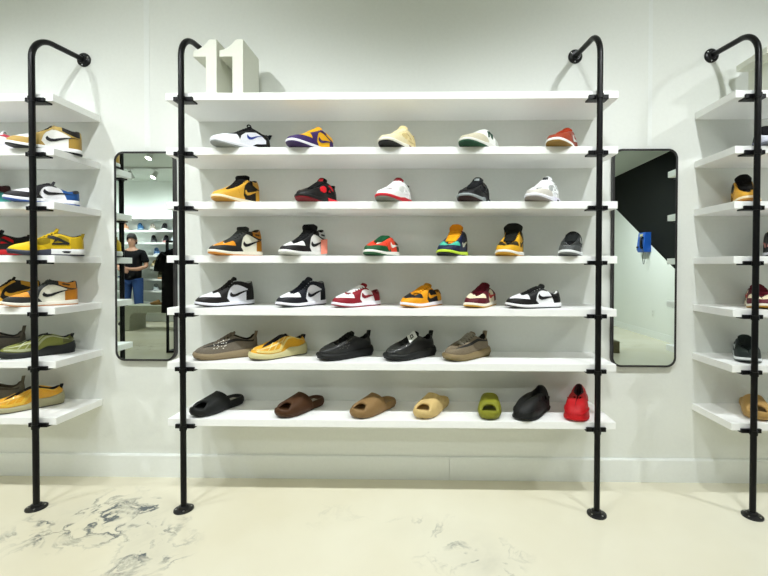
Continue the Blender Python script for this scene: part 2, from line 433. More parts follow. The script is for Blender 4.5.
def lining_part(F, root, m, n=44, pad=.004, depth=1.):
    q = np.linspace(0, 1, n); R = []
    for sd in (-1, 1):
        O = F.surf(q, np.ones(n), sd)
        x0, x1 = O[0, 0], O[-1, 0]; cx = np.clip(O[:, 0], x0+.035, x1-.035)
        d = np.stack([cx-O[:, 0], -O[:, 1], 0*cx], -1); ln = np.linalg.norm(d, axis=-1, keepdims=True); d = d/np.maximum(ln, 1e-6)
        step = lambda a: d*np.minimum(a, ln*.9)
        l = O[:, 0]/F.L+.5; zi = F.hs(l)+F.spring(l)+.006
        r = [O, O+step(.002)+[0, 0, pad*.7], O+step(.006)+[0, 0, pad*.7], O+step(.009), O+step(.010)]
        b = O+step(.009); b[:, 2] = O[:, 2] + (zi-O[:, 2])*depth; r.append(b); R.append(np.stack(r, 0))
    mb = MB(); mb.grid(R[0]); mb.grid(R[1]); mb.grid(np.stack([R[0][-1], (R[0][-1]+R[1][-1])/2, R[1][-1]], 0))
    return mb.build('collar_lining', m, root, smooth=True, angle=60)

def tongue_part(F, root, m, l_top=.60, ext=.028, ang=58, wid=.030, thick=.007, lift=.003, curl=0., name='tongue'):
    l0 = F.ol[0]; ls = np.linspace(l0+.01, l_top, 12); z, w = F.top(ls)
    pts = [((l-.5)*F.L, zz+lift, ww*.92+.002 + (max(0, wid-ww)*.6*max(0, (l-.46)/(l_top-.46)) if wid > .04 else 0)) for l, zz, ww in zip(ls, z, w)]
    x, zz, ww = pts[-1]; a = math.radians(ang)
    for k in range(1, 7):
        f = k/6; aa = a + curl*f; pts.append((pts[-1][0]+ext/6*math.cos(aa), pts[-1][1]+ext/6*math.sin(aa), ww + (wid-ww)*min(1, f*1.4) - wid*.42*max(0, (f-.45)/.55)**2))
    P = np.array(pts); T = np.gradient(P[:, :2], axis=0); T /= np.linalg.norm(T, axis=1, keepdims=True)
    Nn = np.stack([-T[:, 1], T[:, 0]], 1); c = np.linspace(-1, 1, 11); rows_t, rows_b = [], []
    ks = np.linspace(0, 1, len(P)); th = thick*(.6+.6*ks)
    for ci in c:
        bow = -.30*P[:, 2]*ci*ci; hh = th*math.sqrt(max(0, 1-ci**4))
        ctr = np.stack([P[:, 0]+Nn[:, 0]*bow, P[:, 2]*ci, P[:, 1]+Nn[:, 1]*bow], 1); nn = np.stack([Nn[:, 0], 0*ks, Nn[:, 1]], 1)
        rows_t.append(ctr+nn*hh[:, None]*.5); rows_b.append(ctr-nn*hh[:, None]*.5)
    mb = MB(); mb.grid(rows_t); mb.grid(rows_b, flip=True)
    for k in (0, -1): mb.grid(np.stack([np.array(rows_t)[:, k], np.array(rows_b)[:, k]], 0))
    return mb.build(name, m, root, smooth=True, angle=60)

def laces_part(F, root, m, n=6, l_top=.585, r=.0028, lift=.012, cross=True):
    r *= 1.25
    ls = np.linspace(F.ol[0]+.045, l_top, n); mb = MB(); E = []
    for l in ls:
        q = F.q_at(np.array(l), np.array(.90), -1); e = F.surf(q, np.array(.90), -1); zt, _ = F.top(l)
        E.append((e, float(zt)))
    def lace(a, b, za, zb):
        pts = []
        for t in np.linspace(0, 1, 9):
            p = np.array(a)*(1-t)+np.array(b)*t; h = math.sin(PI*t)**.5; zt = (za*(1-t)+zb*t)+lift
            pts.append((p[0], p[1], p[2]*(1-h)+zt*h))
        mb.tube(pts, r, 6)
    fl = lambda e: (e[0], -e[1], e[2])
    for i, (e, z) in enumerate(E):
        lace(e, fl(e), z, z)
        if cross and i+1 < len(E):
            e2, z2 = E[i+1]; lace(e, fl(e2), z+.002, z2+.002); lace(fl(e), e2, z+.001, z2+.001)
    return mb.build('laces', m, root, smooth=True)

def pull_tab(F, root, m, h=.022, w=.011, name='pull_tab', lean=.004):
    z, _ = F.top(F.ol[-1]); x = (F.ol[-1]-.5)*F.L; P = []
    for k in np.linspace(0, 1, 7):
        P.append([(x+.004+lean*k*2-.001, y, z-.02+(h+.02)*k - .10*abs(y)*(k > .95)) for y in (-w, 0, w)])
    A = np.array(P)-[.010, 0, 0]; B = A+[.014, 0, 0]; mb = MB(); mb.grid(A); mb.grid(B, flip=True)
    mb.grid(np.stack([A[:, 0], B[:, 0]], 0)); mb.grid(np.stack([A[:, -1], B[:, -1]], 0)); mb.grid(np.stack([A[-1], B[-1]], 0))
    return mb.build(name, m, root, smooth=True, angle=50)

def place(name, x, y, z, th, label, cat, group):
    r = empty(name, (x, y, z), math.radians(th), label, cat, group)
    r.scale = SCALE.get(name, (1, 1, 1))
    return r
SCALE = {'low_top_sneaker': (.955, .97, .88), 'mid_top_sneaker': (.955, .97, .90), 'high_top_sneaker': (.955, .97, .89), 'knit_sneaker': (.955, .97, .95), 'cage_sneaker': (.93, .96, .94), 'slide_sandal': (.955, .97, 1.), 'foam_clog': (.96, .96, .97)}

GRP = {1: 'shoes on the second shelf', 2: 'shoes on the third shelf', 3: 'shoes on the fourth shelf', 4: 'shoes on the fifth shelf', 5: 'knit runners on the sixth shelf', 6: 'slides and clogs on the bottom shelf'}
def pan(F, root, name, st, m, **k):
    if name in ('toe_cap', 'toe_box', 'heel_counter', 'heel_tab', 'ankle_collar'):
        mb = MB(); F.panel(mb, st, **k); return mb.build(name, m, root, smooth=True, angle=60)
    for sd in (-1, 1):
        mb = MB(); F.panel(mb, st, sides=(sd,), **k); mb.build(name, m, root, smooth=True, angle=60)

# ------------------------------------------------------------------ court sneakers (overlay panels, wing logo)
def court(x, y, z, th, label, group, kind='low', L=.29, base='f2f2f2', toe='f2f2f2', cap='111111', eye='111111', heel='111111', collar=None, logo='111111', tongue=None,
          lace=None, mid='f0f0ee', out='111111', lining='222222', logo_m=True, tongue_ext=.026, tongue_w=.031, tongue_ang=58, anklelogo=None, heel_top=None, hangtag=None, lacing=True, wings_print=False, tongue_label=None):
    op = {'low': LOW, 'high': HIGH, 'mid': MID, 'tall': TALL}[kind]
    F = Foot(L=L, sole=SOLE_CUP, opening=op, spring=.013)
    nm = {'low': 'low_top_sneaker', 'high': 'high_top_sneaker', 'tall': 'high_top_sneaker', 'mid': 'mid_top_sneaker'}[kind]
    r = place(nm, x, y, z, th, label, 'sneaker', group)
    sole_parts(F, r, rubber(mid), rubber(out))
    upper_part(F, r, leather(base)); lining_part(F, r, cloth(lining))
    hi = kind != 'low'; 
    pan(F, r, 'toe_box', vst((.09, .50, .60), (.13, .42, .92), (.20, .36, .985), (.27, .32, .985), (.33, .27, .80), (.38, .24, .40)), leather(toe), h=.0006)
    pan(F, r, 'toe_cap', vst((-.01, 0, .46), (.02, 0, .50), (.05, 0, .50), (.10, 0, .46), (.18, 0, .38), (.26, 0, .32), (.34, 0, .27), (.42, 0, .24), (.47, 0, .12), (.50, 0, .03)), leather(cap), h=.0016, nu=34)
    et = .62
    if hi: st = [((.36, .10), (.30, .96)), ((.40, .06), (.34, 1)), ((.45, .14), (.38, 1)), ((.48, .44), (.44, 1)), ((.52, .64), (.50, 1)), ((.57, .72), (.55, 1)), ((.62, .75), (.60, 1)), ((.66, .76), (.64, 1))]
    else: st = [((.34, .16), (.29, .96)), ((.39, .06), (.33, 1)), ((.44, .12), (.37, 1)), ((.47, .42), (.43, 1)), ((.51, .64), (.49, 1)), ((.57, .72), (.54, 1)), ((.64, .70), (.60, 1)), ((.68, .72), (.64, 1))]
    pan(F, r, 'eyestay', st, leather(eye), h=.0022, nu=30)
    if hi:
        pan(F, r, 'heel_counter', vst((.815, 0, .30), (.85, 0, .40), (.90, 0, .43), (.96, 0, .44), (1.01, 0, .44)), leather(heel), h=.0016)
        pan(F, r, 'ankle_collar', [((.60, .70), (.60, .995)), ((.68, .58), (.67, .995)), ((.76, .48), (.75, .995)), ((.84, .40), (.83, .995)), ((.92, .40), (.92, .995)), ((1.01, .40), (1.01, .995))], leather(collar or heel), h=.0020)
        if heel_top: pan(F, r, 'collar_patch', [((.73, .58), (.72, .97)), ((.80, .50), (.79, .97)), ((.88, .46), (.87, .97)), ((.97, .46), (.96, .97))], leather(heel_top), h=.0034)
        if anklelogo: pan(F, r, 'ankle_emblem', [((.77, .62), (.77, .68)), ((.80, .58), (.80, .74)), ((.83, .60), (.83, .72)), ((.86, .58), (.86, .74)), ((.885, .62), (.885, .68))], leather(anklelogo), h=.0040)
    else:
        pan(F, r, 'heel_counter', [((.74, .0), (.70, .985)), ((.79, 0), (.77, .985)), ((.86, 0), (.85, .985)), ((.93, 0), (.92, .985)), ((1.01, 0), (1.01, .985))] if False else
            [((.82, .0), (.70, .99)), ((.85, 0), (.77, .99)), ((.89, 0), (.84, .99)), ((.94, 0), (.91, .99)), ((1.01, 0), (1.01, .99))], leather(heel), h=.0016)
        pan(F, r, 'heel_tab', vst((.90, .62, .97), (.94, .60, .985), (1.01, .58, .985)), leather(collar or base), h=.0034)
    if logo_m:
        pan(F, r, 'logo_wing', wing(.51, .965, .12, .48) if hi else wing(.50, .96, .12, .62), leather(logo), h=.0034, nu=30, nv=5)
    tongue_part(F, r, cloth(tongue or eye), l_top=.60, ext=tongue_ext, wid=tongue_w, ang=tongue_ang, thick=.018 if kind in ('tall', 'high') and tongue_w > .034 else .007)
    if lacing: laces_part(F, r, cloth(lace or eye), n=7 if hi else 6)
    if tongue_label:
        z0, w0 = F.top(.60); xx = (.60-.5)*F.L; a = math.radians(tongue_ang); d = Vector((math.cos(a), 0, math.sin(a))); nn = Vector((-math.sin(a), 0, math.cos(a)))
        c = Vector((xx, 0, z0)) + d*(tongue_ext*.72) + nn*.0065; mb = MB()
        mb.grid([[tuple(c + d*a_*.009 + Vector((0, b_*.013, 0)) - nn*(.0035*b_*b_) + nn*k) for b_ in (-1, -.5, 0, .5, 1)] for a_, k in ((-1, -.003), (-1, .001), (1, .001), (1, -.003))])
        mb.build('tongue_label', leather(tongue_label), r)
    if hangtag:
        mb = MB(); z0 = .078
        P = [[(F.L*.5-.074+.045*a_, -F.w(q_of_l(.80))-.010-.004*math.sin(a_*2), .012+.082*b_+.006*a_) for a_ in np.linspace(0, 1, 6)] for b_ in np.linspace(0, 1, 6)]
        A = np.array(P); mb.grid(A); mb.grid(A+[0, .002, 0], flip=True)
        for s_ in (A[0], A[-1], A[:, 0], A[:, -1]): mb.grid(np.stack([s_, s_+[0, .002, 0]], 0))
        mb.build('hang_tag', mat(hangtag, rough=.6, bump=0., vary=.05), r)
    return r

# ------------------------------------------------------------------ padded basketball sneakers (wing, netting, air window)
def bball(x, y, z, th, label, group, L=.29, base='111111', capc='111111', net='c01818', wingc='111111', heel='111111', tongue='111111', lace='111111', mid='111111', mid2='c01818', out='111111', lining='111111', tab='111111', emblem=None, air='222222'):
    F = Foot(L=L, sole=SOLE_AIR, opening=MID, spring=.014)
    r = place('mid_top_sneaker', x, y, z, th, label, 'sneaker', group)
    sole_parts(F, r, rubber(mid), rubber(out), e=.005, bulge=.002, mid2=rubber(mid2), split=.55)
    mb = MB(); lc, zc = .76, .020       # oval air window in the heel midsole
    for sd in (-1, 1):
        P = []
        for k in (0., .6, 1.):
            P.append([((lc+.075*k*math.cos(a)-.5)*L, sd*(F.w(q_of_l(lc+.075*k*math.cos(a)))+.0085+.0010*(1-k)), zc+.0065*k*math.sin(a)) for a in np.linspace(0, 2*PI, 20, endpoint=False)])
        mb.grid(P, closed_v=True)
    mb.build('air_window', rubber(air), r, smooth=True)
    upper_part(F, r, leather(base)); lining_part(F, r, cloth(lining), pad=.007)
    pan(F, r, 'toe_cap', vst((-.01, 0, .56), (.04, 0, .62), (.10, 0, .60), (.18, 0, .46), (.27, 0, .36), (.36, 0, .30), (.44, 0, .2), (.50, 0, .06)), leather(capc), h=.002, nu=30)
    pan(F, r, 'side_netting', vst((.33, .30, .56), (.38, .25, .68), (.44, .23, .72), (.50, .25, .64), (.54, .30, .52)), cloth(net), h=.0016)
    pan(F, r, 'quarter_netting', vst((.62, .24, .56), (.67, .20, .66), (.73, .22, .60), (.79, .28, .46)), cloth(net), h=.0016)
    for sd in (-1, 1):
        mbw = MB()
        F.panel(mbw, [((.50, .62), (.53, .86)), ((.60, .42), (.62, .58)), ((.70, .28), (.71, .40)), ((.79, .18), (.80, .28))], h=.0045, sides=(sd,))
        F.panel(mbw, [((.56, .18), (.575, .27)), ((.59, .34), (.635, .36)), ((.61, .50), (.66, .48))], h=.0046, sides=(sd,))
        F.panel(mbw, [((.56, .18), (.565, .26)), ((.68, .17), (.68, .25)), ((.79, .18), (.80, .26))], h=.0044, sides=(sd,))
        mbw.build('lace_wing', leather(wingc), r, smooth=True)
    pan(F, r, 'heel_counter', vst((.82, 0, .55), (.88, 0, .70), (.94, 0, .92), (1.01, 0, .985)), leather(heel), h=.0020)
    tongue_part(F, r, cloth(tongue), l_top=.58, ext=.034, wid=.033, ang=62, thick=.010)
    laces_part(F, r, cloth(lace), n=6)
    pull_tab(F, r, leather(tab), h=.014, w=.015, name='heel_tab')
    if emblem:
        z0, _ = F.top(.58); a = math.radians(62); d = Vector((math.cos(a), 0, math.sin(a))); nn = Vector((-math.sin(a), 0, math.cos(a)))
        c = Vector(((.58-.5)*L, 0, z0)) + d*.020 + nn*.008; mb = MB()
        mb.grid([[tuple(c + d*a_*.010 + Vector((0, b_*.014, 0)) - nn*(.004*b_*b_) + nn*k) for b_ in (-1, -.5, 0, .5, 1)] for a_, k in ((-1, -.003), (-1, .001), (1, .001), (1, -.003))])
        mb.build('tongue_emblem', leather(emblem), r)
    return r

# ------------------------------------------------------------------ knitted runners with ribbed sole
def knit(x, y, z, th, label, group, L=.295, base='6f6553', stripe='17140f', mid='8b7a55', out='5c4f36', lace=None, tongue=None, tab=None, gloss=0., tagc=None, glint_col=None, pull=.017):
    F = Foot(L=L, sole=SOLE_KNIT, opening=KNIT, spring=.012, width=.97, e1=.60, e2=.74)
    r = place('knit_sneaker', x, y, z, th, label, 'sneaker', group)
    sole_parts(F, r, rubber(mid), rubber(out), e=.007, bulge=.004, ribs=.0006)
    kw = dict(rough=.75 - .4*gloss, bump=.4, scale=330., vary=.22, coat=gloss)
    upper_part(F, r, mat(base, **kw)); lining_part(F, r, cloth(stripe), pad=.004)
    pan(F, r, 'side_stripe', vst((.13, .52, .60), (.22, .46, .66), (.34, .38, .60), (.46, .34, .56), (.58, .36, .56), (.70, .40, .60), (.82, .46, .68), (.93, .52, .76)), mat(stripe, **kw), h=.0011, nu=30)
    if glint_col:  # painted highlights: pale chips stand in for glints on the upper
        mb = MB(); rr = np.random.default_rng(7)
        for _ in range(18):
            l = rr.uniform(.28, .52); v = rr.uniform(.12, .75); F.panel(mb, vst((l, v, v+.03), (l+.012, v-.01, v+.04), (l+.022, v, v+.03)), h=.0018, nu=3, nv=2, sides=(-1,))
        mb.build('painted_glints', mat(glint_col, rough=.4, bump=0.), r)
    tongue_part(F, r, cloth(tongue or base), l_top=.575, ext=.022, wid=.026, ang=50, thick=.006)
    laces_part(F, r, cloth(lace or base), n=6, r=.0032)
    if pull: pull_tab(F, r, cloth(tab or base), h=pull, w=.010)
    if tagc:
        mb = MB(); o = Vector(((.36-.5)*L, -.046, .088)); ex = Vector((.052, .004, .026)); ey = Vector((.003, .030, .030))
        q = [o, o+ex, o+ex+ey, o+ey]; nn = ex.cross(ey).normalized()
        mb.add(q + [p_+nn*.0015 for p_ in q], [(0, 1, 2, 3), (7, 6, 5, 4), (0, 4, 5, 1), (1, 5, 6, 2), (2, 6, 7, 3), (3, 7, 4, 0)])
        t = mb.build('price_tag', mat(tagc, rough=.5, bump=0., vary=.03), r)
        mk = MB()
        for (a, b, c_, d_) in ((.25, .28, .60, .42), (.28, .38, .38, .78), (.52, .30, .64, .72), (.32, .66, .58, .80)):
            mk.add([o+ex*a+ey*b+nn*.0022, o+ex*c_+ey*b+nn*.0022, o+ex*c_+ey*d_+nn*.0022, o+ex*a+ey*d_+nn*.0022], [(0, 1, 2, 3)])
        mk.build('printed_mark', mat('1c2422', rough=.6, bump=0.), t)
    return r

# ------------------------------------------------------------------ cage runners with a swooping sole
def cage(x, y, z, th, label, group, L=.30, base='e2a41c', cagec='d9c05a', sock='1b1a22', mid='b9b184', out='4c4334', gloss=.4, streak=None):
    op = ((.18, .054, .003), (.23, .064, .015), (.40, .088, .023), (.54, .108, .027), (.62, .110, .031), (.72, .094, .032), (.82, .084, .030), (.90, .088, .022), (.95, .096, .010), (.962, .097, 0))
    F = Foot(L=L, sole=SOLE_V3, opening=op, spring=.010, width=.98)
    r = place('cage_sneaker', x, y, z, th, label, 'sneaker', group)
    sole_parts(F, r, rubber(mid), rubber(out), e=.007, bulge=.003, out_h=.006)
    kw = dict(rough=.4, bump=.15, scale=240., vary=.10, coat=gloss)
    upper_part(F, r, mat(base, **kw)); lining_part(F, r, cloth(sock), pad=.006)
    mb = MB()
    F.panel(mb, vst((.06, .16, .30), (.14, .12, .30), (.24, .08, .24), (.36, .06, .20), (.46, .06, .20)), h=.003)
    F.panel(mb, [((.44, .06), (.42, .20)), ((.50, .22), (.47, .34)), ((.56, .42), (.54, .56)), ((.62, .58), (.60, .74)), ((.70, .62), (.69, .76)), ((.82, .56), (.81, .70)), ((.92, .50), (.92, .62))], h=.003)
    F.panel(mb, [((.22, .24), (.24, .24)), ((.27, .50), (.29, .50)), ((.31, .78), (.33, .78)), ((.34, .97), (.36, .97))], h=.0026)
    F.panel(mb, [((.32, .20), (.34, .20)), ((.37, .46), (.39, .46)), ((.42, .72), (.44, .72)), ((.46, .97), (.48, .97))], h=.0026)
    F.panel(mb, [((.44, .26), (.46, .26)), ((.48, .52), (.50, .52)), ((.53, .78), (.55, .78)), ((.56, .97), (.58, .97))], h=.0026)
    F.panel(mb, [((.04, .52), (.05, .60)), ((.14, .44), (.15, .52)), ((.26, .48), (.27, .56)), ((.40, .52), (.40, .59)), ((.50, .60), (.50, .67))], h=.0024)
    mb.build('cage_overlay', mat(cagec, **kw), r, smooth=True)
    pan(F, r, 'heel_counter', vst((.84, .12, .55), (.90, .12, .75), (.95, .12, .90), (1.01, .12, .95)), mat(base if streak is None else streak, **kw), h=.002)
    tongue_part(F, r, cloth(sock), l_top=.60, ext=.012, wid=.028, ang=30, thick=.008, lift=.001)
    pull_tab(F, r, cloth(sock), h=.008, w=.014)
    return r

# ------------------------------------------------------------------ slides and clogs
def slide(x, y, z, th, label, group, col, L=.285, labelc=None):
    F = Foot(L=L, sole=((0, .03), (1, .03)), opening=LOW, spring=.010, width=1.04)
    r = place('slide_sandal', x, y, z, th, label, 'slide sandal', group)
    m = mat(col, rough=.62, bump=.06, scale=150., vary=.03, spec=.35)
    n = 44; q = np.linspace(0, 1, n); l = l_of_q(q); w = F.w(q); sp = F.spring(l)
    rim = .007*np.clip((l-.45)/.3, 0, 1) + .004*np.clip(1-l/.14, 0, 1); fb = .006*np.clip((l-.5)/.2, 0, 1)
    def ring(off, z):
        k = (L+2*off)/L; xx = (l-.5)*L*k; wd = np.maximum(w+off*np.minimum(1, w/.02), 0)
        a = np.stack([xx, -wd+F.yc(l), z], -1); b = np.stack([xx, wd+F.yc(l), z], -1); return np.concatenate([a, b[::-1][1:-1]], 0)
    R = [ring(-.006, sp), ring(0, sp+.004), ring(.005, sp+.018), ring(.004, sp+.030+rim*.5), ring(.000, sp+.036+rim), ring(-.005, sp+.036+rim), ring(-.010, sp+.029+fb), ring(-.016, sp*.6+.026+fb)]
    mb = MB(); mb.grid(R, closed_v=True)
    for rr in (R[0], R[-1]):
        A = rr[:n]; B = np.concatenate([rr[:1], rr[n:][::-1], rr[n-1:n]], 0); mb.grid(np.stack([A, (A+B)/2, B], 0))
    mb.build('footbed', m, r, smooth=True, angle=60)
    nt, na = 18, 26; O, I = [], []
    for t in np.linspace(0, 1, nt):
        ro, ri = [], []
        for a in np.linspace(0, PI, na):
            sn, cs = math.sin(a), math.cos(a); l_c = .235 + (.50-.235)*t; l_s = .095 + (.645-.095)*t
            ll = l_s + (l_c-l_s)*sn**1.6; ww = float(F.w(q_of_l(l_s*.6+ll*.4)))
            H = .068 + .028*t**1.1 ; cc = math.copysign(abs(cs)**.72, cs)
            ro.append(((ll-.5)*L, (ww+.006)*cc + float(F.yc(ll)), .020 + float(F.spring(ll)) + (H-.020)*sn**.80))
            ri.append(((ll-.5)*L, (ww-.006)*cc + float(F.yc(ll)), .020 + float(F.spring(ll)) + (H-.032)*sn**.80))
        O.append(ro); I.append(ri)
    O, I = np.array(O), np.array(I); mb = MB(); mb.grid(O); mb.grid(I, flip=True)
    for k in (0, -1):
        mid = (O[k]+I[k])/2 + np.array([-.003 if k == 0 else .003, 0, 0]); mb.grid(np.stack([O[k], mid, I[k]], 0))
    for k in (0, -1): mb.grid(np.stack([O[:, k], I[:, k]], 0))
    mb.build('strap', m, r, smooth=True, angle=60)
    if labelc:
        P = [[(L*(.70+.17*a_)-.5*L, -.016+.032*b_, .0335+.0006*k) for a_ in (0, .33, .66, 1)] for b_, k in ((0, 0), (0.02, 1), (.98, 1), (1, 0))]
        MB().grid(P).build('insole_label', mat(labelc, rough=.6, bump=0.), r)
    return r

def clog(x, y, z, th, label, group, col, L=.29, dark='0a0a0a', slots=(), tops=()):
    ws = np.array([0, .020, .032, .045, .053, .058, .055, .049, .045, .044, .0385, .028, .0175, 0.])
    op = ((.47, .090, .003), (.51, .098, .016), (.58, .100, .024), (.66, .098, .026), (.73, .104, .023), (.79, .117, .018), (.825, .124, .013), (.84, .125, 0))
    F = Foot(L=L, ws=ws, sole=((0, .012), (1, .016)), opening=op, spring=.008, e1=.72, e2=.95, p=1.5)
    r = place('foam_clog', x, y, z, th, label, 'clog', group)
    m = mat(col, rough=.6, bump=.08, scale=120., vary=.05, spec=.35)
    sole_parts(F, r, m, m, e=.003)
    upper_part(F, r, m, nq=64, nv=34, holes=[('side',)+s_ for s_ in slots]+[('top',)+t_ for t_ in tops])
    lining_part(F, r, mat(dark, rough=.7), pad=.003, depth=.8)
    mb = MB()
    F.panel(mb, vst((.02, .16, .20), (.10, .20, .25), (.22, .24, .29), (.36, .22, .27), (.5, .14, .19), (.6, .06, .1)), h=.004)
    F.panel(mb, vst((.40, .55, .60), (.50, .46, .52), (.62, .34, .40), (.76, .30, .36), (.90, .34, .40)), h=.004)
    mb.build('raised_rib', m, r, smooth=True)
    return r

# ================================================================== the shoes on the middle rack
Z1, Z2, Z3, Z4, Z5, Z6 = ZS[1:]
g = GRP
# --- second shelf
def penny(x, y, z, th, label, group):
    F = Foot(L=.295, sole=((0, .026), (.4, .024), (1, .030)), opening=MID, spring=.016)
    r = place('mid_top_sneaker', x, y, z, th, label, 'sneaker', group)
    sole_parts(F, r, rubber('e8e9f0'), rubber('8f9494'), e=.005, bulge=.002)
    upper_part(F, r, leather('121214')); lining_part(F, r, cloth('101012'), pad=.008)
    pan(F, r, 'toe_cap', vst((-.01, 0, .50), (.05, 0, .52), (.12, 0, .48), (.22, 0, .46), (.32, 0, .44), (.37, 0, .16), (.40, 0, .02)), leather('eceef4'), h=.002, nu=30)
    pan(F, r, 'side_wave', vst((.36, 0, .08), (.40, 0, .40), (.48, 0, .58), (.58, .0, .60), (.68, .10, .58), (.78, .14, .50), (.86, .20, .36)), leather('e8eaf2'), h=.002, nu=28)
    pan(F, r, 'logo_wing', wing(.50, .80, .18, .58), leather('2b3f92'), h=.0036, nu=26, nv=5)
    tongue_part(F, r, cloth('121214'), l_top=.58, ext=.022, wid=.030, thick=.009); laces_part(F, r, cloth('141416'), n=6)
    pull_tab(F, r, cloth('15161c'), h=.010, w=.012, lean=.007)
    z0, _ = F.top(.60); MB().tube([((.60-.5)*.295+.006+.010*math.cos(a), 0, z0+.022+.010*math.sin(a)) for a in np.linspace(-.6, 3.7, 10)], .0035, 6).build('tongue_loop', cloth('15161c'), r, smooth=True)
penny(-.886, -.22, Z1, 50.5, 'black and white basketball shoe with a white wave and blue logo, under the number blocks', g[1])
court(-.551, -.207, Z1, 62, 'purple and yellow high-top sneaker on the second shelf', g[1], 'mid', base='f0b41a', toe='eeb21c', cap='3c2560', eye='3c2560', heel='3c2560', collar='3c2560', heel_top='e9ac1e', logo='3c2560', tongue='e2a41c', lace='e6b02a', mid='ecebf0', out='39245a', lining='2a1c44')
bball(-.123, -.204, Z1, 66, 'cream mid-top sneaker with black toe sole and red heel trim', g[1], base='e6d6a4', capc='e8dcb4', net='d8c48c', wingc='e4d2a0', heel='dcc890', tongue='e2d09a', lace='e9ddb8', mid='ece8da', mid2='7a1f1a', out='161414', lining='b89a5a', tab='c8a868', air='1c1412')
def tech(x, y, z, th, label, group):
    F = Foot(L=.29, sole=SOLE_AIR, opening=LOW, spring=.013)
    r = place('low_top_sneaker', x, y, z, th, label, 'sneaker', group)
    sole_parts(F, r, rubber('dcdcd4'), rubber('1f4a34'), e=.005, out_h=.010)
    upper_part(F, r, leather('eceee8')); lining_part(F, r, cloth('46504a'), pad=.006)
    pan(F, r, 'toe_cap', vst((-.01, 0, .62), (.06, 0, .66), (.14, 0, .62), (.24, 0, .52), (.34, 0, .40), (.44, 0, .26), (.52, 0, .08)), cloth('c6bfa8'), h=.0018, nu=28)
    pan(F, r, 'heel_counter', vst((.80, 0, .55), (.88, 0, .85), (1.01, 0, .95)), cloth('b9bdb4'), h=.0018)
    pan(F, r, 'heel_tab', vst((.92, .66, .98), (1.01, .62, .985)), leather('20493a'), h=.003)
    for sd in (-1, 1):
        mb = MB()
        F.panel(mb, [((.505, .30), (.548, .30)), ((.530, .84), (.573, .84))], h=.0032, nu=8, nv=4, sides=(sd,))
        F.panel(mb, [((.532, .84), (.575, .84)), ((.640, .30), (.683, .30))], h=.0036, nu=8, nv=4, sides=(sd,))
        F.panel(mb, [((.640, .30), (.683, .30)), ((.665, .84), (.708, .84))], h=.0032, nu=8, nv=4, sides=(sd,))
        mb.build('letter_n', leather('1d4433'), r)
    tongue_part(F, r, cloth('e6e8e2'), ext=.016, wid=.028); laces_part(F, r, cloth('eef0ea'), n=6)
tech(.272, -.218, Z1, 52, 'grey and white low sneaker with a dark green letter N on its side', g[1])
court(.674, -.215, Z1, 55, 'rust orange low sneaker with white midsole, right end of the second shelf', g[1], 'low', base='963416', toe='9a3818', cap='963818', eye='822a12', heel='8e3216', collar='8f9290', logo='c9cdca', tongue='8c2c14', lace='9a3216', mid='efeeea', out='8a6a2e', lining='7c2a14', tongue_ext=.032)
# --- third shelf
court(-.922, -.199, Z2, 74, 'yellow and black high-top with big black tongue, left end of the third shelf', g[2], 'tall', base='17130e', toe='dba638', cap='dca73a', eye='dba638', heel='d09c34', collar='141210', heel_top='c8953a', logo='dba638', tongue='121113', lace='121113', mid='efe2c0', out='c58f36', lining='15120f', tongue_ext=.026, tongue_w=.046, tongue_ang=104)
bball(-.523, -.2, Z2, 72, 'black mid-top sneaker with bright red side panels', g[2], net='e0202a', mid2='ee2436', emblem='d81f2a', out='7c1420', air='ee2a30', base='141313', wingc='161414')
bball(-.142, -.202, Z2, 69, 'white mid-top sneaker with red midsole stripe and grey toe sole', g[2], base='eeeeec', capc='efefed', net='d8dad6', wingc='f2f2f0', heel='d4d6d2', tongue='8f2028', lace='f2f2f2', mid='c22430', mid2='b8222c', out='777a72', lining='2a2224', tab='2c2a2a', emblem='a32530', air='22262a')
bball(.249, -.206, Z2, 64, 'black mid-top sneaker with grey midsole stripe on the third shelf', g[2], base='121214', capc='131315', net='1a1b1d', wingc='101012', heel='121214', tongue='141516', lace='1a1b1d', mid='8e9596', mid2='1b1c1e', out='2a1316', lining='121214', emblem='9aa2a4', air='8f9698')
bball(.578, -.216, Z2, 54, 'white and light grey mid-top sneaker, right end of the third shelf', g[2], base='eceded', capc='c6c1b8', net='a9acaa', wingc='f3f4f3', heel='d0d0ce', tongue='dcdcdc', lace='f4f4f4', mid='e4e4ec', mid2='dcd8e6', out='8d8684', lining='26262a', tab='24262a', air='1a1a20', emblem='2c2e32')
# --- fourth shelf
court(-.927, -.196, Z3, 63, 'black, white and amber high-top with orange sole, left end of the fourth shelf', g[3], 'tall', base='e9e6d2', toe='e0901c', cap='1e1f1e', eye='232423', heel='b8791c', collar='1e1f1e', heel_top='bd7a20', anklelogo='5a3b14', logo='1b1b1b', tongue='2e302f', lace='3a3c3a', mid='ece6d4', out='d8892e', lining='3a2c18', tongue_ext=.026, tongue_w=.046, tongue_ang=100)
court(-.591, -.196, Z3, 63, 'black and white high-top with a pink tag hanging at its heel', g[3], 'tall', base='ecece8', toe='f0f0ee', cap='171416', eye='18181a', heel='e4e2de', collar='131315', heel_top='c9cccb', anklelogo='2a2c2d', logo='191919', tongue='0f0f10', lace='19191b', mid='e9e9e5', out='b9bab4', lining='141416', hangtag='f0907a', tongue_ext=.040, tongue_w=.055, tongue_ang=96)
court(-.203, -.191, Z3, 70, 'green, white and orange low sneaker in the middle of the fourth shelf', g[3], 'low', base='e8472a', toe='dc3f26', cap='14502c', eye='e04428', heel='1a4a2a', collar='d4452c', logo='ecebe4', tongue='f0eedc', lace='155030', mid='e9e8e0', out='155a30', lining='14371f', tongue_ext=.014)
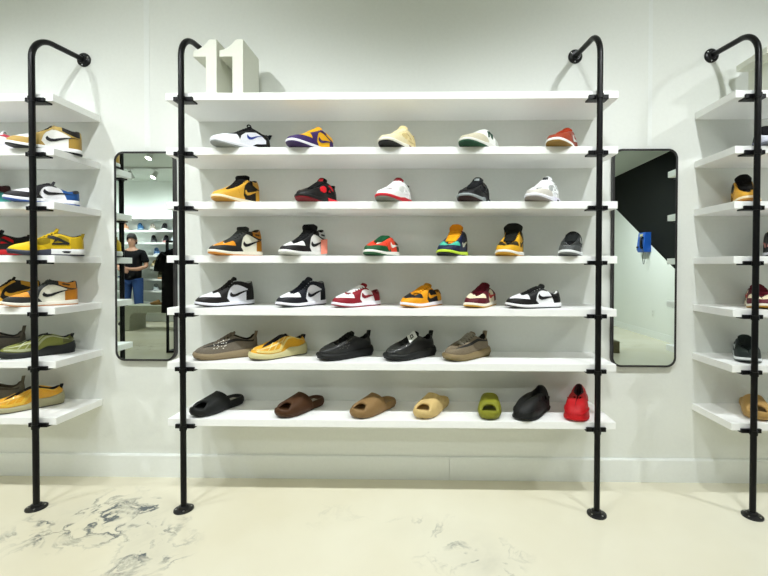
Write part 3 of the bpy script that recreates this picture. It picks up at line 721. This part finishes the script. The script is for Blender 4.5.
court(.147, -.194, Z3, 68, 'navy high-top with orange and red tongue and lime sole', g[3], 'high', base='1a1e35', toe='48b79c', cap='1a2340', eye='1a2443', heel='15171f', collar='131318', logo='b9b9a6', tongue='e08a14', lace='f2a81a', mid='bfdc3a', out='15181c', lining='6e1524', tongue_ext=.040, tongue_w=.039, tongue_ang=80, tongue_label='5c1622')
court(.428, -.196, Z3, 65, 'yellow high-top with a large black padded tongue', g[3], 'high', base='d09c24', toe='2e2814', cap='d9a31e', eye='dba41e', heel='8c8a74', collar='1a1b18', heel_top='8c8a74', logo='2a2618', tongue='1b1c19', lace='1e1f1b', mid='e6e4dc', out='c8921a', lining='1a1a18', tongue_ext=.046, tongue_w=.052, tongue_ang=82, tongue_label='8f7a2a')
court(.723, -.198, Z3, 62, 'dark grey mid-top with white midsole, right end of the fourth shelf', g[3], 'mid', L=.265, base='d6d8d8', toe='2b2e2e', cap='4a4d4c', eye='1f2222', heel='2a2c2c', collar='212424', logo='2a2c2d', tongue='1d1f1f', lace='202323', mid='e2e5e4', out='6e7271', lining='1a1c1c', tongue_ext=.018)
# --- fifth shelf
court(-.997, -.168, Z4, 48, 'white high-top with black overlays, left end of the fifth shelf', g[4], 'high', base='ebebf2', toe='eeeef4', cap='191615', eye='1c1918', heel='161413', collar='1a1716', heel_top=None, logo='1c1a1a', tongue='1c1a19', lace='242120', mid='e6e6f0', out='1f1a1c', lining='b4b6b4')
court(-.613, -.16, Z4, 54, 'white high-top with navy black overlays, second from left on the fifth shelf', g[4], 'high', L=.285, base='eeeef4', toe='f2f2f6', cap='15161e', eye='181a26', heel='15171f', collar='171923', logo='171924', tongue='181a24', lace='1b1d28', mid='eceaf2', out='1e2028', lining='8f9394')
court(-.333, -.173, Z4, 44, 'burgundy and white low sneaker with white laces', g[4], 'low', L=.275, base='f2f0f2', toe='f4f2f2', cap='8c1a28', eye='8a1a28', heel='881a27', collar='8d1e2b', logo='861a28', tongue='8a1f2b', lace='f3f1f1', mid='efedf5', out='8d2130', lining='6b1620')
court(-.008, -.165, Z4, 50, 'amber yellow and black low sneaker on the fifth shelf', g[4], 'low', L=.275, base='1c1c1e', toe='1b1c20', cap='e59a16', eye='e69a18', heel='c48a20', collar='8a6320', logo='dd9318', tongue='b87f1c', lace='ea9f1c', mid='eae6ec', out='d28d1e', lining='6a4a18')
court(.289, -.154, Z4, 60, 'burgundy and cream low sneaker with red logo and gum sole', g[4], 'low', L=.28, base='ece2c2', toe='ebe0c0', cap='5a1020', eye='580f1e', heel='560e1c', collar='5c1220', logo='c02a20', tongue='540d1b', lace='5a1020', mid='efe8d6', out='c9982e', lining='44101a', tongue_ext=.030)
court(.535, -.214, Z4, 16, 'black and white low sneaker with black logo, right end of the fifth shelf', g[4], 'low', base='f0f0f2', toe='ededf2', cap='151513', eye='171716', heel='151514', collar='1a1a18', logo='151515', tongue='1b1b1a', lace='1a1a19', mid='ececee', out='151515', lining='e0e2e0')
# --- sixth shelf
knit(-.989, -.175, Z5, 28, 'taupe knit runner with painted glints, left end of the sixth shelf', g[5], L=.30, base='70675a', stripe='1a1612', mid='8a7a5e', out='6e5f45', glint_col='e6e2d8', tab='77695a')
cage(-.734, -.152, Z5, 45, 'yellow cage runner with cream sole in the middle rack', g[5], base='e0a526', cagec='e6cf7e', sock='1b1b23', mid='c9c190', out='5c5640')
knit(-.392, -.158, Z5, 40, 'glossy black knit runner without a tag, on the sixth shelf', g[5], base='141515', stripe='0b0b0b', mid='171817', out='121312', gloss=.5, glint_col='55534f')
knit(-.065, -.158, Z5, 40, 'black knit runner with a white tag on its laces', g[5], base='151615', stripe='0c0c0c', mid='1b1d1b', out='141514', gloss=.6, tagc='dfe0da')
knit(.22, -.158, Z5, 40, 'taupe knit runner with grey laces, right end of the sixth shelf', g[5], L=.285, base='786b56', stripe='17140f', mid='857452', out='6c5f34', lace='8c8678')
# --- bottom shelf
slide(-1.043, -0.158, Z6, 64, 'black slide sandal at the left end of the bottom shelf', g[6], '151716', labelc='9a968a')
slide(-.620, -0.164, Z6, 58, 'dark brown slide sandal on the bottom shelf', g[6], '44270c', labelc='a59d8c')
slide(-.248, -0.170, Z6, 53, 'tan slide sandal between the brown and beige slides', g[6], '876a42')
slide(.045, -0.160, Z6, 63, 'pale beige slide sandal on the bottom shelf', g[6], 'c9ae73')
slide(.334, -0.153, Z6, 82, 'olive green slide sandal on the bottom shelf', g[6], '7f8020')
clog(.545, -0.176, Z6, 50, 'black foam clog with vents on the bottom shelf', g[6], '121312', slots=((.72, .45, .016, .20), (.60, .62, .014, .10)))
clog(.771, -0.165, Z6, 66, 'bright red foam clog at the right end of the bottom shelf', g[6], 'b80f18', dark='2a0406', tops=((.36, 0., .05, .0045), (.37, -.014, .04, .0055), (.37, .014, .04, .0055)))

# ================================================================== left rack
gl = 'shoes on the left rack'
court(-1.863, -.221, Z1, 42, 'white, black and gold high-top behind the pole of the left rack, upper row', gl, 'high', base='ecebe6', toe='e9e8e2', cap='b3924a', eye='c0a25a', heel='a8873c', collar='b89c52', heel_top='1a1716', logo='17171a', tongue='b9a468', lace='2a2523', mid='f0f0f0', out='15161b', lining='1a1817', tongue_ext=.010, tongue_label='e6dfc0')
court(-2.193, -.155, Z1, 35, 'sparkling white sneaker with a red heel tab, cut by the left photo edge', gl, 'mid', base='e8e6ec', toe='e6e4ea', cap='eceaf0', eye='e2e0e6', heel='e6e4ea', collar='b02a3c', logo='d9d6de', tongue='efedf2', lace='f0eef4', mid='f4f4f6', out='d8d8dc', lining='c8c6cc')
court(-1.881, -.217, Z2, 45, 'white and black low sneaker with a blue heel on the left rack', gl, 'low', base='ecebee', toe='eceaf0', cap='211f22', eye='2a282b', heel='1f4f8f', collar='232226', logo='1b1a1d', tongue='333134', lace='2a282b', mid='f0f0f4', out='2a56a8', lining='5c5a5e')
court(-2.319, -.138, Z2, 40, 'dark maroon high-top with teal heel, at the left photo edge', gl, 'high', base='3a1216', toe='3a1216', cap='2c0d11', eye='341014', heel='3f9a92', collar='34080c', logo='151214', tongue='2c0d11', lace='2c0d11', mid='dcdcd6', out='1c1c1c', lining='1b0c0e')
bball(-1.858, -.221, Z3, 42, 'yellow mid-top sneaker with black wing and grey toe sole', gl, base='d8b414', capc='ecc516', net='9a8420', wingc='23231e', heel='bf9e16', tongue='c9a81a', lace='e6c422', mid='3f424f', mid2='e0e0de', out='2c2e3c', lining='2a2618', tab='8f7a18', air='26262c')
bball(-2.2, -.161, Z3, 42, 'black mid-top with red panel behind the yellow sneaker', gl, net='c0141c', mid2='b01218', emblem='c81a20', base='141212', out='181416')
court(-1.913, -.197, Z4, 45, 'cream, black and orange high-top on the left rack', gl, 'high', base='e8e4d2', toe='e0942a', cap='2b2c2b', eye='3a3c3c', heel='c07a22', collar='2a2b2c', heel_top='c07c24', anklelogo='4a3212', logo='1d1d1d', tongue='303231', lace='4a4c4a', mid='ece6d8', out='c98e62', lining='242424', tongue_ext=.010)
court(-2.156, -.147, Z4, 45, 'yellow and black high-top behind the cream one on the left rack', gl, 'high', base='14120f', toe='d7a030', cap='dca536', eye='c8942c', heel='cf9a32', collar='161410', heel_top='c8952e', logo='d49e32', tongue='121110', lace='121110', mid='efe4c6', out='c48c34', lining='14120f', tongue_ext=.024)
cage(-1.976, -.152, Z5, 45, 'green and black cage runner with dark sole on the left rack', gl, base='7c8030', cagec='b0b48c', sock='26282a', mid='232524', out='191a1a', streak='55581f')
knit(-2.256, -.133, Z5, 40, 'grey brown knit runner behind the green cage runner', gl, base='5c554a', stripe='221d1a', mid='4a443c', out='3a352e', pull=.03)
cage(-2.035, -.155, Z6, 46, 'yellow cage runner with cream sole, bottom shelf of the left rack', gl, base='e0a21e', cagec='e4b840', sock='1b1b20', mid='a9a482', out='4f4636')
knit(-2.264, -.133, Z6, 40, 'taupe knit runner with pull tab, bottom shelf of the left rack', gl, base='6c6758', stripe='4a4236', mid='7c745c', out='5c543e', pull=.03)
# ================================================================== right rack
gr = 'shoes on the right rack'
penny_args = dict(kind='mid', base='131317', toe='dfe0ec', cap='dadbe8', eye='131316', heel='131316', collar='111114', logo='8f94b8', tongue='101013', lace='141417', mid='d8daea', out='9498a8', lining='101012', tongue_ext=.030, tongue_w=.036)
court(1.662, -.19, Z1, 60, 'black sneaker with pale lavender toe, upper row of the right rack', gr, **penny_args)
court(1.593, -.148, Z2, 62, 'yellow high-top with black tongue behind the right pole', gr, 'high', base='15120e', toe='d29b2c', cap='d6a034', eye='d29c32', heel='c99632', collar='121010', logo='d29c30', tongue='100f10', lace='121110', mid='f0e0bc', out='c08a40', lining='14110e', tongue_ext=.040, tongue_w=.038, tongue_ang=75)
court(1.741, -.17, Z3, 60, 'black high-top with pink trim at the right photo edge', gr, 'high', base='171619', toe='d98f86', cap='151417', eye='151417', heel='1a191c', logo='d48a82', tongue='131215', lace='151417', mid='e6e6ee', out='17171c', lining='131215')
court(1.667, -.15, Z4, 60, 'burgundy and cream low sneaker behind the right pole', gr, 'low', base='ebe0c2', toe='ebdfc0', cap='5c0f22', eye='5a0e20', heel='5c1022', collar='e4d4b0', logo='b8282a', tongue='560d1d', lace='5a1020', mid='eee6d2', out='b98a2c', lining='420e18', tongue_ext=.026)
court(1.616, -.14, Z5, 60, 'dark green and black low sneaker on the right rack', gr, 'low', base='23302c', toe='1f2a27', cap='1b2422', eye='18201e', heel='1c2623', collar='2a302e', logo='cfd4d2', tongue='222b28', lace='1f2624', mid='e2e6e6', out='4a5250', lining='1a1f1d')
slide(1.654, -.148, Z6, 62, 'tan slide sandal on the bottom shelf of the right rack', gr, 'ab884e')

# ================================================================== the shop behind the camera (seen in the mirrors)
FZ = [2.16] + [1.90, 1.648, 1.388, 1.145, .90, .66, .42]
FORD = ['top', 'second', 'third', 'fourth', 'fifth', 'sixth', 'seventh', 'bottom']
shelf_unit(-7.3, -3.6, 'far wall rack', zs=FZ, wall_y=BACK, sgn=-1, ords=FORD)
def far_shoe(x, z, col, mid, label, th=-100, kind='low', i=0):
    F = Foot(L=.27, sole=SOLE_CUP, opening={'low': LOW, 'mid': MID}[kind], spring=.012)
    r = place('low_top_sneaker' if kind == 'low' else 'mid_top_sneaker', x, BACK+.15, z, th, label, 'sneaker', 'shoes on the far rack')
    r.scale = (1.0, 1.1, 1.15)
    sole_parts(F, r, rubber(mid), rubber(mid), n=20); upper_part(F, r, leather(col), nq=16, nv=8); lining_part(F, r, cloth('1c1c1e'), n=18)
    tongue_part(F, r, cloth(col), ext=.02); pan(F, r, 'toe_cap', vst((-.01, 0, .5), (.1, 0, .46), (.26, 0, .32), (.44, 0, .2)), leather(col), nu=10, nv=3)
far = [(-6.10, 1, 'b98a6a', 'e8d8c8', 'mid', 'tan'), (-5.78, 1, '2f5c82', '8faac0', 'mid', 'steel blue'), (-5.52, 1, '9c9488', 'e8e2da', 'low', 'beige'), (-5.27, 1, '17171a', 'eeeeee', 'mid', 'black with white sole'), (-5.02, 1, 'b4bcc4', 'f0f0f0', 'low', 'pale grey'), (-4.80, 1, '7c7c86', 'e6e6e6', 'mid', 'mid grey'),
       (-5.50, 2, '1c1c1f', '6a6a6c', 'mid', 'black with grey sole'), (-5.24, 2, '17151a', 'e4a8a4', 'mid', 'black with pink sole'), (-5.07, 2, 'c4cad2', 'f0f0f0', 'mid', 'silver white'), (-4.85, 2, 'd6d8d8', 'f2f2f2', 'low', 'white'),
       (-5.44, 3, '4a6c94', 'dfe4ea', 'mid', 'denim blue'), (-5.20, 3, '7a9cc0', 'eef0f2', 'low', 'sky blue'),
       (-5.48, 4, 'c9b98c', 'e8e2d0', 'low', 'cream'), (-5.20, 4, '9a5c4c', 'e0d8d0', 'low', 'brick'),
       (-5.36, 5, '4a4a34', 'c89a6a', 'mid', 'olive brown'), (-5.46, 6, '9aa4a4', 'dfe2e2', 'low', 'ash grey'), (-5.22, 6, '7a6450', 'b8bcb8', 'mid', 'brown')]
for i, (x, k, c, m_, kd, nm) in enumerate(far):
    far_shoe(x - .10, FZ[k], c, m_, '%s sneaker on the far wall rack, %s shelf, in the left mirror' % (nm, FORD[k]), -122 + ((i*37) % 30 - 15), kd)

# concrete-look bench with arched opening
def bench():
    r = empty('display_bench', (-4.68, -5.28, 0), 0, 'grey stone display bench with rounded arch opening, in the left mirror', 'bench')
    x0, x1, h, t, leg, R = -.68, .68, .455, .125, .10, .13
    pts = [(x0, 0), (x0, h), (x1, h), (x1, 0), (x1-leg, 0)]
    for a in np.linspace(0, PI/2, 8): pts.append((x1-leg-R+R*math.cos(a), h-t-R+R*math.sin(a)))
    for a in np.linspace(PI/2, PI, 8): pts.append((x0+leg+R+R*math.cos(a), h-t-R+R*math.sin(a)))
    pts.append((x0+leg, 0))
    n = len(pts); mb = MB(); mb.prism(pts, -.22, .22, 'y')
    mb.build('bench_body', mat((.36, .37, .29, 1), rough=.6, bump=.1, scale=25., vary=.05), r, bevel=.006)
bench()
far_tan = slide(-4.86, -5.25, .4555, -20, 'small tan slide lying on the stone bench, in the left mirror', 'shoes on the bench', '8a6634', L=.25)
MB().box((1.95, -3.72, 0), (2.64, -3.376, .155)).build('display_plinth', mat((.16, .14, .075, 1), rough=.6, bump=.1, scale=40., vary=.08), bevel=.006)
tag(bpy.data.objects['display_plinth'], 'low brown block on the floor at the lower left of the right mirror', 'plinth')

# clothes rail with black shirts
def rail():
    r = empty('clothes_rail', (-3.43, -3.53, 0), 0, 'black steel clothes rail holding black shirts, in the left mirror', 'clothes rail')
    y0, y1, h, s_ = -.27, .27, 1.50, .013
    for y in (y1, y0): MB().box((-s_, y-s_, 0), (s_, y+s_, h)).build('post', BLACK, r)
    MB().box((.215-s_, y0, h-.026), (.215+s_, y1+.10, h)).build('top_rail', BLACK, r)
    MB().box((-s_, y0, .0), (s_, y1, .026)).build('bottom_rail', BLACK, r)
    MB().box((.44-s_, y0, .0), (.44+s_, y1, .026)).build('bottom_rail', BLACK, r)
    for y in (y1, y0): MB().box((-.013, y-s_, 0), (.453, y+s_, .026)).build('foot_bar', BLACK, r)
    for y in (y1, y0): MB().box((.44-s_, y-s_, 0), (.44+s_, y+s_, h)).build('post', BLACK, r)
    for y in (y1, y0): MB().box((-.013, y-s_, h-.026), (.453, y+s_, h)).build('cross_bar', BLACK, r)
rail()
def shirt(y, i, print_=False):
    xs, zt = -3.215, 1.37
    hr = empty('clothes_hanger', (xs, y, 0), 0, ['nearest', 'middle', 'rear'][i] + ' pale hanger on the black clothes rail', 'hanger', 'hangers on the rail')
    MB().tube([(-.20, 0, zt-.045), (-.10, 0, zt-.005), (0, 0, zt+.03), (.10, 0, zt-.005), (.20, 0, zt-.045), (-.20, 0, zt-.045)], .006, 8).build('hanger_body', mat('b8b4a8', rough=.5), hr, smooth=True)
    MB().tube([(0, 0, zt+.03), (0, 0, zt+.055), (.012, 0, zt+.07), (.014, 0, zt+.11), (.010, 0, zt+.132), (-.012, 0, zt+.135), (-.018, 0, zt+.115)], .0025, 8).build('hook', STEEL, hr, smooth=True)
    sr = empty('shirt', (xs, y, 0), 0, ['black T-shirt with grey chest print at the front of the clothes rail', 'black T-shirt hanging second on the clothes rail', 'black T-shirt hanging at the back of the clothes rail'][i], 'shirt', 'black shirts on the rail')
    # outline rows from hem to shoulder: (z, half width, half thickness)
    rows = [(.54, .255, .040), (.75, .25, .040), (.95, .245, .042), (1.12, .245, .045), (1.20, .25, .045), (1.27, .245, .042), (1.33, .235, .036), (1.37, .16, .030), (1.395, .09, .022)]
    P = []
    for z_, w_, t_ in rows:
        P.append([(w_*math.copysign(abs(math.cos(a))**.7, math.cos(a)), (t_+.010*math.sin(5*a+z_*4))*math.sin(a), z_) for a in np.linspace(0, 2*PI, 36, endpoint=False)])
    m = mat('0b0b0c', rough=.9, bump=.2, scale=60., vary=.15, spec=.2)
    MB().grid(P, closed_v=True).build('shirt_body', m, sr, smooth=True, angle=70)
    for sd in (-1, 1):
        MB().tube([(sd*.19, 0, 1.315), (sd*.24, 0, 1.25), (sd*.262, 0, 1.16), (sd*.27, 0, 1.09)], [.062, .068, .070, .074], 16).build('sleeve', m, sr, smooth=True)
    MB().tube([(.085*math.cos(a), .03*math.sin(a), 1.39+.006*math.cos(2*a)) for a in np.linspace(0, 2*PI, 20)], .009, 6).build('neckband', m, sr, smooth=True)
    if print_:
        mk = MB()
        rr = random.Random(3)
        for row in range(3):
            xx = -.02
            while xx < .19:
                w_ = rr.uniform(.012, .03); mk.box((xx, .0465, 1.155-.034*row), (xx+w_*.75, .052, 1.178-.034*row)); xx += w_+.004
        mk.build('chest_print', mat('6a6e70', rough=.8, bump=0.), sr)
for i, y in enumerate((-3.19, -3.40, -3.56)): shirt(y, i, i == 0)

# blue payphone on the right wall
def payphone():
    r = empty('payphone', (XR, -4.82, 1.41), 0, 'blue payphone on the side wall, seen in the right mirror', 'telephone')
    B = mat((.012, .085, .40, 1), rough=.35, bump=.03)
    MB().prism([(0, 0), (-.11, 0), (-.135, .05), (-.10, .33), (0, .33)], -.11, .11, 'y').build('housing', B, r, bevel=.006)
    MB().prism([(-.1085, .262), (-.1145, .262), (-.1085, .308), (-.1025, .308)], -.045, .045, 'y').build('instruction_plate', mat('b8b07c', rough=.5), r)
    k = MB()
    for a in range(3):
        for b in range(4): k.box((-.1305+b*.0032-.004, -.005+a*.022, .105+b*.026), (-.118+b*.0032, .010+a*.022, .122+b*.026))
    k.build('keypad', mat('7f9cc0', rough=.4), r)
    MB().box((-.15, -.085, .07), (-.115, -.045, .10)).build('cradle', DARK, r)
    MB().tube([(-.145, .085, .07), (-.165, .09, .09), (-.165, .09, .22), (-.14, .085, .25)], [.026, .019, .019, .027], 12).build('handset', DARK, r, smooth=True)
    c = [(-.15, .085, .06)]
    for t in np.linspace(0, 1, 18): a = PI*1.9*t + PI*.05; c.append((-.10, .07 + .035*math.sin(a*1.0+.3), -.09 + .11*math.cos(a)))
    c.append((-.09, .05, .01)); MB().tube(c, .006, 8).build('cord', mat('6d6f70', rough=.35, metal=.6, bump=.4, scale=400.), r, smooth=True)
payphone()
r = empty('wall_outlet', (XR, -4.635, .40), 0, 'white wall outlet below the payphone, seen in the right mirror', 'outlet')
MB().box((-.008, -.035, -.057), (0, .035, .057)).build('cover_plate', mat((.70, .72, .68, 1), rough=.4), r, bevel=.002)
for z in (-.026, .026): MB().box((-.0095, -.017, z-.014), (-.007, .017, z+.014)).build('socket', mat((.6, .62, .58, 1), rough=.4), r)

# ------------------------------------------------------------------ track lights
HOUS = mat((.55, .56, .55, 1), rough=.4, bump=.02)
GLOW = mat((1., .97, .90, 1), emit=9., bump=0., vary=0.)
def track(y, x0, x1, label):
    o = MB().box((x0, y-.018, CEIL-.028), (x1, y+.018, CEIL)).build('ceiling_track', HOUS)
    tag(o, label, 'light track')
def lamp(x, y, aim, watts, label, cone=85, blend=1., size=.035, group='ceiling track spotlights', drop=.10, tint=(.945, .985, 1.)):
    r = empty('track_spotlight', (x, y, CEIL-.028), 0, label, 'spotlight', group)
    pv = Vector((0, 0, -drop)); d = (Vector(aim) - Vector((x, y, CEIL-.028-drop))).normalized()
    MB().tube([(0, 0, 0), tuple(pv)], .008, 8).build('stem', HOUS, r)
    MB().box((-.05, -.015, -.012), (.05, .015, 0)).build('adapter', HOUS, r)
    a, b = pv - d*.06, pv + d*.07
    MB().tube([tuple(a), tuple(a+d*.01), tuple(b-d*.04), tuple(b)], [.026, .036, .040, .047], 20).build('housing', HOUS, r, smooth=True, angle=40)
    MB().tube([tuple(b+d*.0005), tuple(b+d*.003)], .041, 20).build('lens', GLOW, r)
    ld = bpy.data.lights.new('spot_beam', 'SPOT'); ld.energy = watts; ld.spot_size = math.radians(cone); ld.spot_blend = blend
    ld.shadow_soft_size = size; ld.color = tint
    lo = bpy.data.objects.new('spot_beam', ld); COL.objects.link(lo); lo.parent = r
    lo.location = b + d*.012; lo.rotation_euler = d.to_track_quat('-Z', 'Y').to_euler()
track(-1.42, -4.2, 3.0, 'ceiling light track in front of the display wall')
for i, (x, wt, az) in enumerate(((-3.2, 120, .8), (-2.1, 75, .6), (-1.34, 78, 1.), (-.6, 78, .5), (.5, 84, .5), (1.28, 78, 1.), (2.75, 130, .8))):
    lamp(x, -1.42, (x + (.08 if i % 2 else -.05), -.25, az), wt, 'spotlight above the display wall, %s along its track' % ORD[i], cone=(130, 112, 142, 108, 108, 142, 130)[i])
track(-3.9, -6.5, 3.0, 'ceiling light track across the middle of the shop')
for i, (x, ax, ay, az) in enumerate(((-6.0, -6.2, -6.3, 1.), (-4.08, -4.4, -2.6, .2), (-2.4, -2.4, -2.6, 0), (-.6, -.5, -2.7, 0), (1.0, 1.8, -3.2, 0), (2.3, 3.7, -4.9, .9))):  # second lamp glares in the mirror; the others are added room fill
    lamp(x, -3.9, (ax, ay, az), (80, 80, 80, 80, 120, 240)[i], 'spotlight on the middle ceiling track, %s along it' % ORD[i], cone=120)
track(-5.2, -7.0, -2.5, 'ceiling light track near the far wall, seen in the left mirror')
for i, (x, ax, ay, az) in enumerate(((-6.6, -6.6, -6.4, 1.2), (-5.32, -5.4, -6.4, 1.3), (-4.87, -5.25, -4.2, 1.0), (-3.4, -3.6, -6.4, 1.2))):
    lamp(x, -5.2, (ax, ay, az), 105, 'spotlight on the far ceiling track, %s along it' % ORD[i], cone=120)

# ------------------------------------------------------------------ the man seen in the left mirror
def skin(name, verts, edges, m, parent, lvl=2):
    me = bpy.data.meshes.new(name); me.from_pydata([v[:3] for v in verts], edges, [])
    o = bpy.data.objects.new(name, me); COL.objects.link(o)
    sk = o.modifiers.new('s', 'SKIN'); sk.use_smooth_shade = True
    for i, v in enumerate(verts):
        rr = v[3]; me.skin_vertices[0].data[i].radius = rr if isinstance(rr, tuple) else (rr, rr)
    me.skin_vertices[0].data[0].use_root = True
    o.modifiers.new('d', 'SUBSURF').levels = lvl
    dg = bpy.context.evaluated_depsgraph_get(); ev = o.evaluated_get(dg); nm = bpy.data.meshes.new_from_object(ev)
    bpy.data.objects.remove(o); nm.name = name; nm.materials.clear(); nm.materials.append(m)
    nm.polygons.foreach_set('use_smooth', [True]*len(nm.polygons))
    return nm
def person():
    r = empty('person', (-5.80, -5.90, 0), math.radians(-8), 'man in black T-shirt and blue jeans with folded hands, in the left mirror', 'person')
    SK = mat((.42, .22, .14, 1), rough=.5, bump=.05, scale=90.)
    # body faces +y; joints
    V = [(0, 0, .98, (.10, .07)), (0, -.01, 1.15, (.115, .085)), (0, -.015, 1.32, (.14, .09)), (0, -.01, 1.45, (.10, .08)), (0, .0, 1.53, .052), (0, .012, 1.585, .06), (0, .02, 1.665, .078), (0, .012, 1.735, .066)]
    E = [(i, i+1) for i in range(7)]
    def chain(start, pts):
        last = start
        for p_ in pts: V.append(p_); E.append((last, len(V)-1)); last = len(V)-1
        return last
    for sd in (-1, 1):
        h = chain(3, [(sd*.185, -.01, 1.425, .058), (sd*.235, -.02, 1.27, .047), (sd*.255, -.01, 1.155, .041), (sd*.16, .14, 1.10, .038), (sd*.065, .225, 1.085 + .02*sd, .028), (sd*.03, .245, 1.085 + .02*sd, .030), (sd*-.005, .255, 1.08+.02*sd, .028)])
        # five fingers wrapping the other hand
        for k in range(4):
            zz = 1.105 - .017*k + .02*sd; ln = (.026, .03, .028, .02)[k]
            chain(h, [(sd*-.018, .268, zz, .0095), (sd*(-.018-ln), .272, zz-.004, .0088), (sd*(-.022-ln*1.5), .255, zz-.008, .008)])
        chain(h-1, [(sd*.02, .255, 1.118 + .02*sd, .010), (sd*-.004, .262, 1.13+.02*sd, .009)])
        chain(0, [(sd*.09, 0, .90, .072), (sd*.115, .01, .52, .062), (sd*.12, -.02, .30, .056), (sd*.125, -.02, .09, .040), (sd*.13, .05, .045, .038), (sd*.14, .15, .03, .030)])
    me = skin('body', V, E, SK, r, 2)
    # face: push out nose, chin; hollow eyes
    for v in me.vertices:
        x, y, z = v.co
        if z > 1.55 and y > .02:
            v.co.y += .020*math.exp(-((x/.012)**2 + ((z-1.652)/.022)**2)) - .007*(math.exp(-(((abs(x)-.032)/.014)**2 + ((z-1.678)/.012)**2))) + .008*math.exp(-((x/.025)**2 + ((z-1.592)/.014)**2))
    ob = bpy.data.objects.new('body', me); COL.objects.link(ob); ob.parent = r
    eye = mat('14100e', rough=.3, bump=0.); lip = mat((.30, .12, .09, 1), rough=.5, bump=0.)
    for sd in (-1, 1):
        e_ = MB(); e_.lathe([(0, -.006), (.008, -.004), (.009, 0), (.006, .004), (0, .005)], 12, (sd*.031, .092, 1.677), 'y').build('eye', eye, r, smooth=True)
        MB().tube([(sd*.086, .01, 1.69), (sd*.094, .0, 1.67), (sd*.086, .008, 1.645)], [.006, .012, .006], 8).build('ear', SK, r, smooth=True)
    MB().tube([(-.022, .089, 1.622), (0, .096, 1.623), (.022, .089, 1.622)], [.003, .006, .003], 8).build('mouth', lip, r, smooth=True)
    # hair: cap of the skull
    P = []
    for a in np.linspace(0, 1, 9):
        row = []
        for b in np.linspace(0, 2*PI, 28, endpoint=False):
            low = 1.73 - .085*(.5-.5*math.sin(b))*1.6 if True else 0
            zt = 1.815; el = a*PI/2; hz = low + (zt-low)*math.sin(el); rr = math.cos(el)**.6
            row.append((.088*rr*math.cos(b), .008+.098*rr*math.sin(b), hz))
        P.append(row)
    MB().grid(P, closed_v=True).build('hair', mat('17120f', rough=.7, bump=.5, scale=300.), r, smooth=True, angle=80)
    TS = mat('0c0c0e', rough=.9, bump=.2, scale=70., spec=.2)
    Vt = [(0, 0, .84, (.172, .14)), (0, 0, .96, (.17, .138)), (0, -.01, 1.13, (.168, .138)), (0, -.015, 1.32, (.18, .135)), (0, -.01, 1.44, (.12, .095)), (0, 0, 1.512, (.066, .064))]
    Et = [(0, 1), (1, 2), (2, 3), (3, 4), (4, 5)]
    for sd in (-1, 1):
        k = len(Vt); Vt += [(sd*.18, -.01, 1.42, .076), (sd*.235, -.02, 1.29, .068), (sd*.25, -.02, 1.215, .066)]; Et += [(4, k), (k, k+1), (k+1, k+2)]
    ot = bpy.data.objects.new('t_shirt', skin('t_shirt', Vt, Et, TS, r)); COL.objects.link(ot); ot.parent = r
    J = mat((.020, .062, .21, 1), rough=.85, bump=.3, scale=120., vary=.25)
    Vj = [(0, 0, 1.0, (.16, .13))]; Ej = []
    for sd in (-1, 1):
        k = len(Vj); Vj += [(sd*.10, 0, .87, .108), (sd*.115, .01, .52, .086), (sd*.12, -.015, .28, .082), (sd*.125, -.015, .07, .084)]; Ej += [(0, k), (k, k+1), (k+1, k+2), (k+2, k+3)]
    oj = bpy.data.objects.new('jeans', skin('jeans', Vj, Ej, J, r)); COL.objects.link(oj); oj.parent = r
    for sd in (-1, 1):
        MB().tube([(sd*.125, -.08, .045), (sd*.127, -.03, .05), (sd*.133, .06, .048), (sd*.142, .15, .036), (sd*.146, .19, .034)], [.036, .046, .048, .044, .026], 14).build('shoe', mat('1b1b1d', rough=.5), r, smooth=True)
person()

# ------------------------------------------------------------------ camera, exposure
cam = bpy.data.cameras.new('camera'); co = bpy.data.objects.new('camera', cam); COL.objects.link(co)
cam.sensor_width = 36; cam.lens = 36*410/768; cam.clip_start = .02
cam.shift_x = -(416.9019-384)/768; cam.shift_y = -(288-272.8513)/768
co.matrix_world = Matrix.Translation((0, -2.2164, 1.1515)) @ Matrix.Rotation(.0166, 4, 'Z') @ Matrix.Rotation(PI/2-.0139, 4, 'X') @ Matrix.Rotation(.0018, 4, 'Z')
S.camera = co
w = bpy.data.worlds.new('world'); S.world = w; w.use_nodes = True; w.node_tree.nodes['Background'].inputs[0].default_value = (0, 0, 0, 1)
S.view_settings.view_transform = 'Standard'; S.view_settings.look = 'None'; S.view_settings.gamma = 1; S.view_settings.use_curve_mapping = False
S.view_settings.exposure = 0.03
S.cycles.max_bounces = 10; S.cycles.diffuse_bounces = 6; S.cycles.glossy_bounces = 6; S.cycles.use_denoising = True
S.cycles.caustics_reflective = False; S.cycles.caustics_refractive = False; S.cycles.sample_clamp_indirect = 6
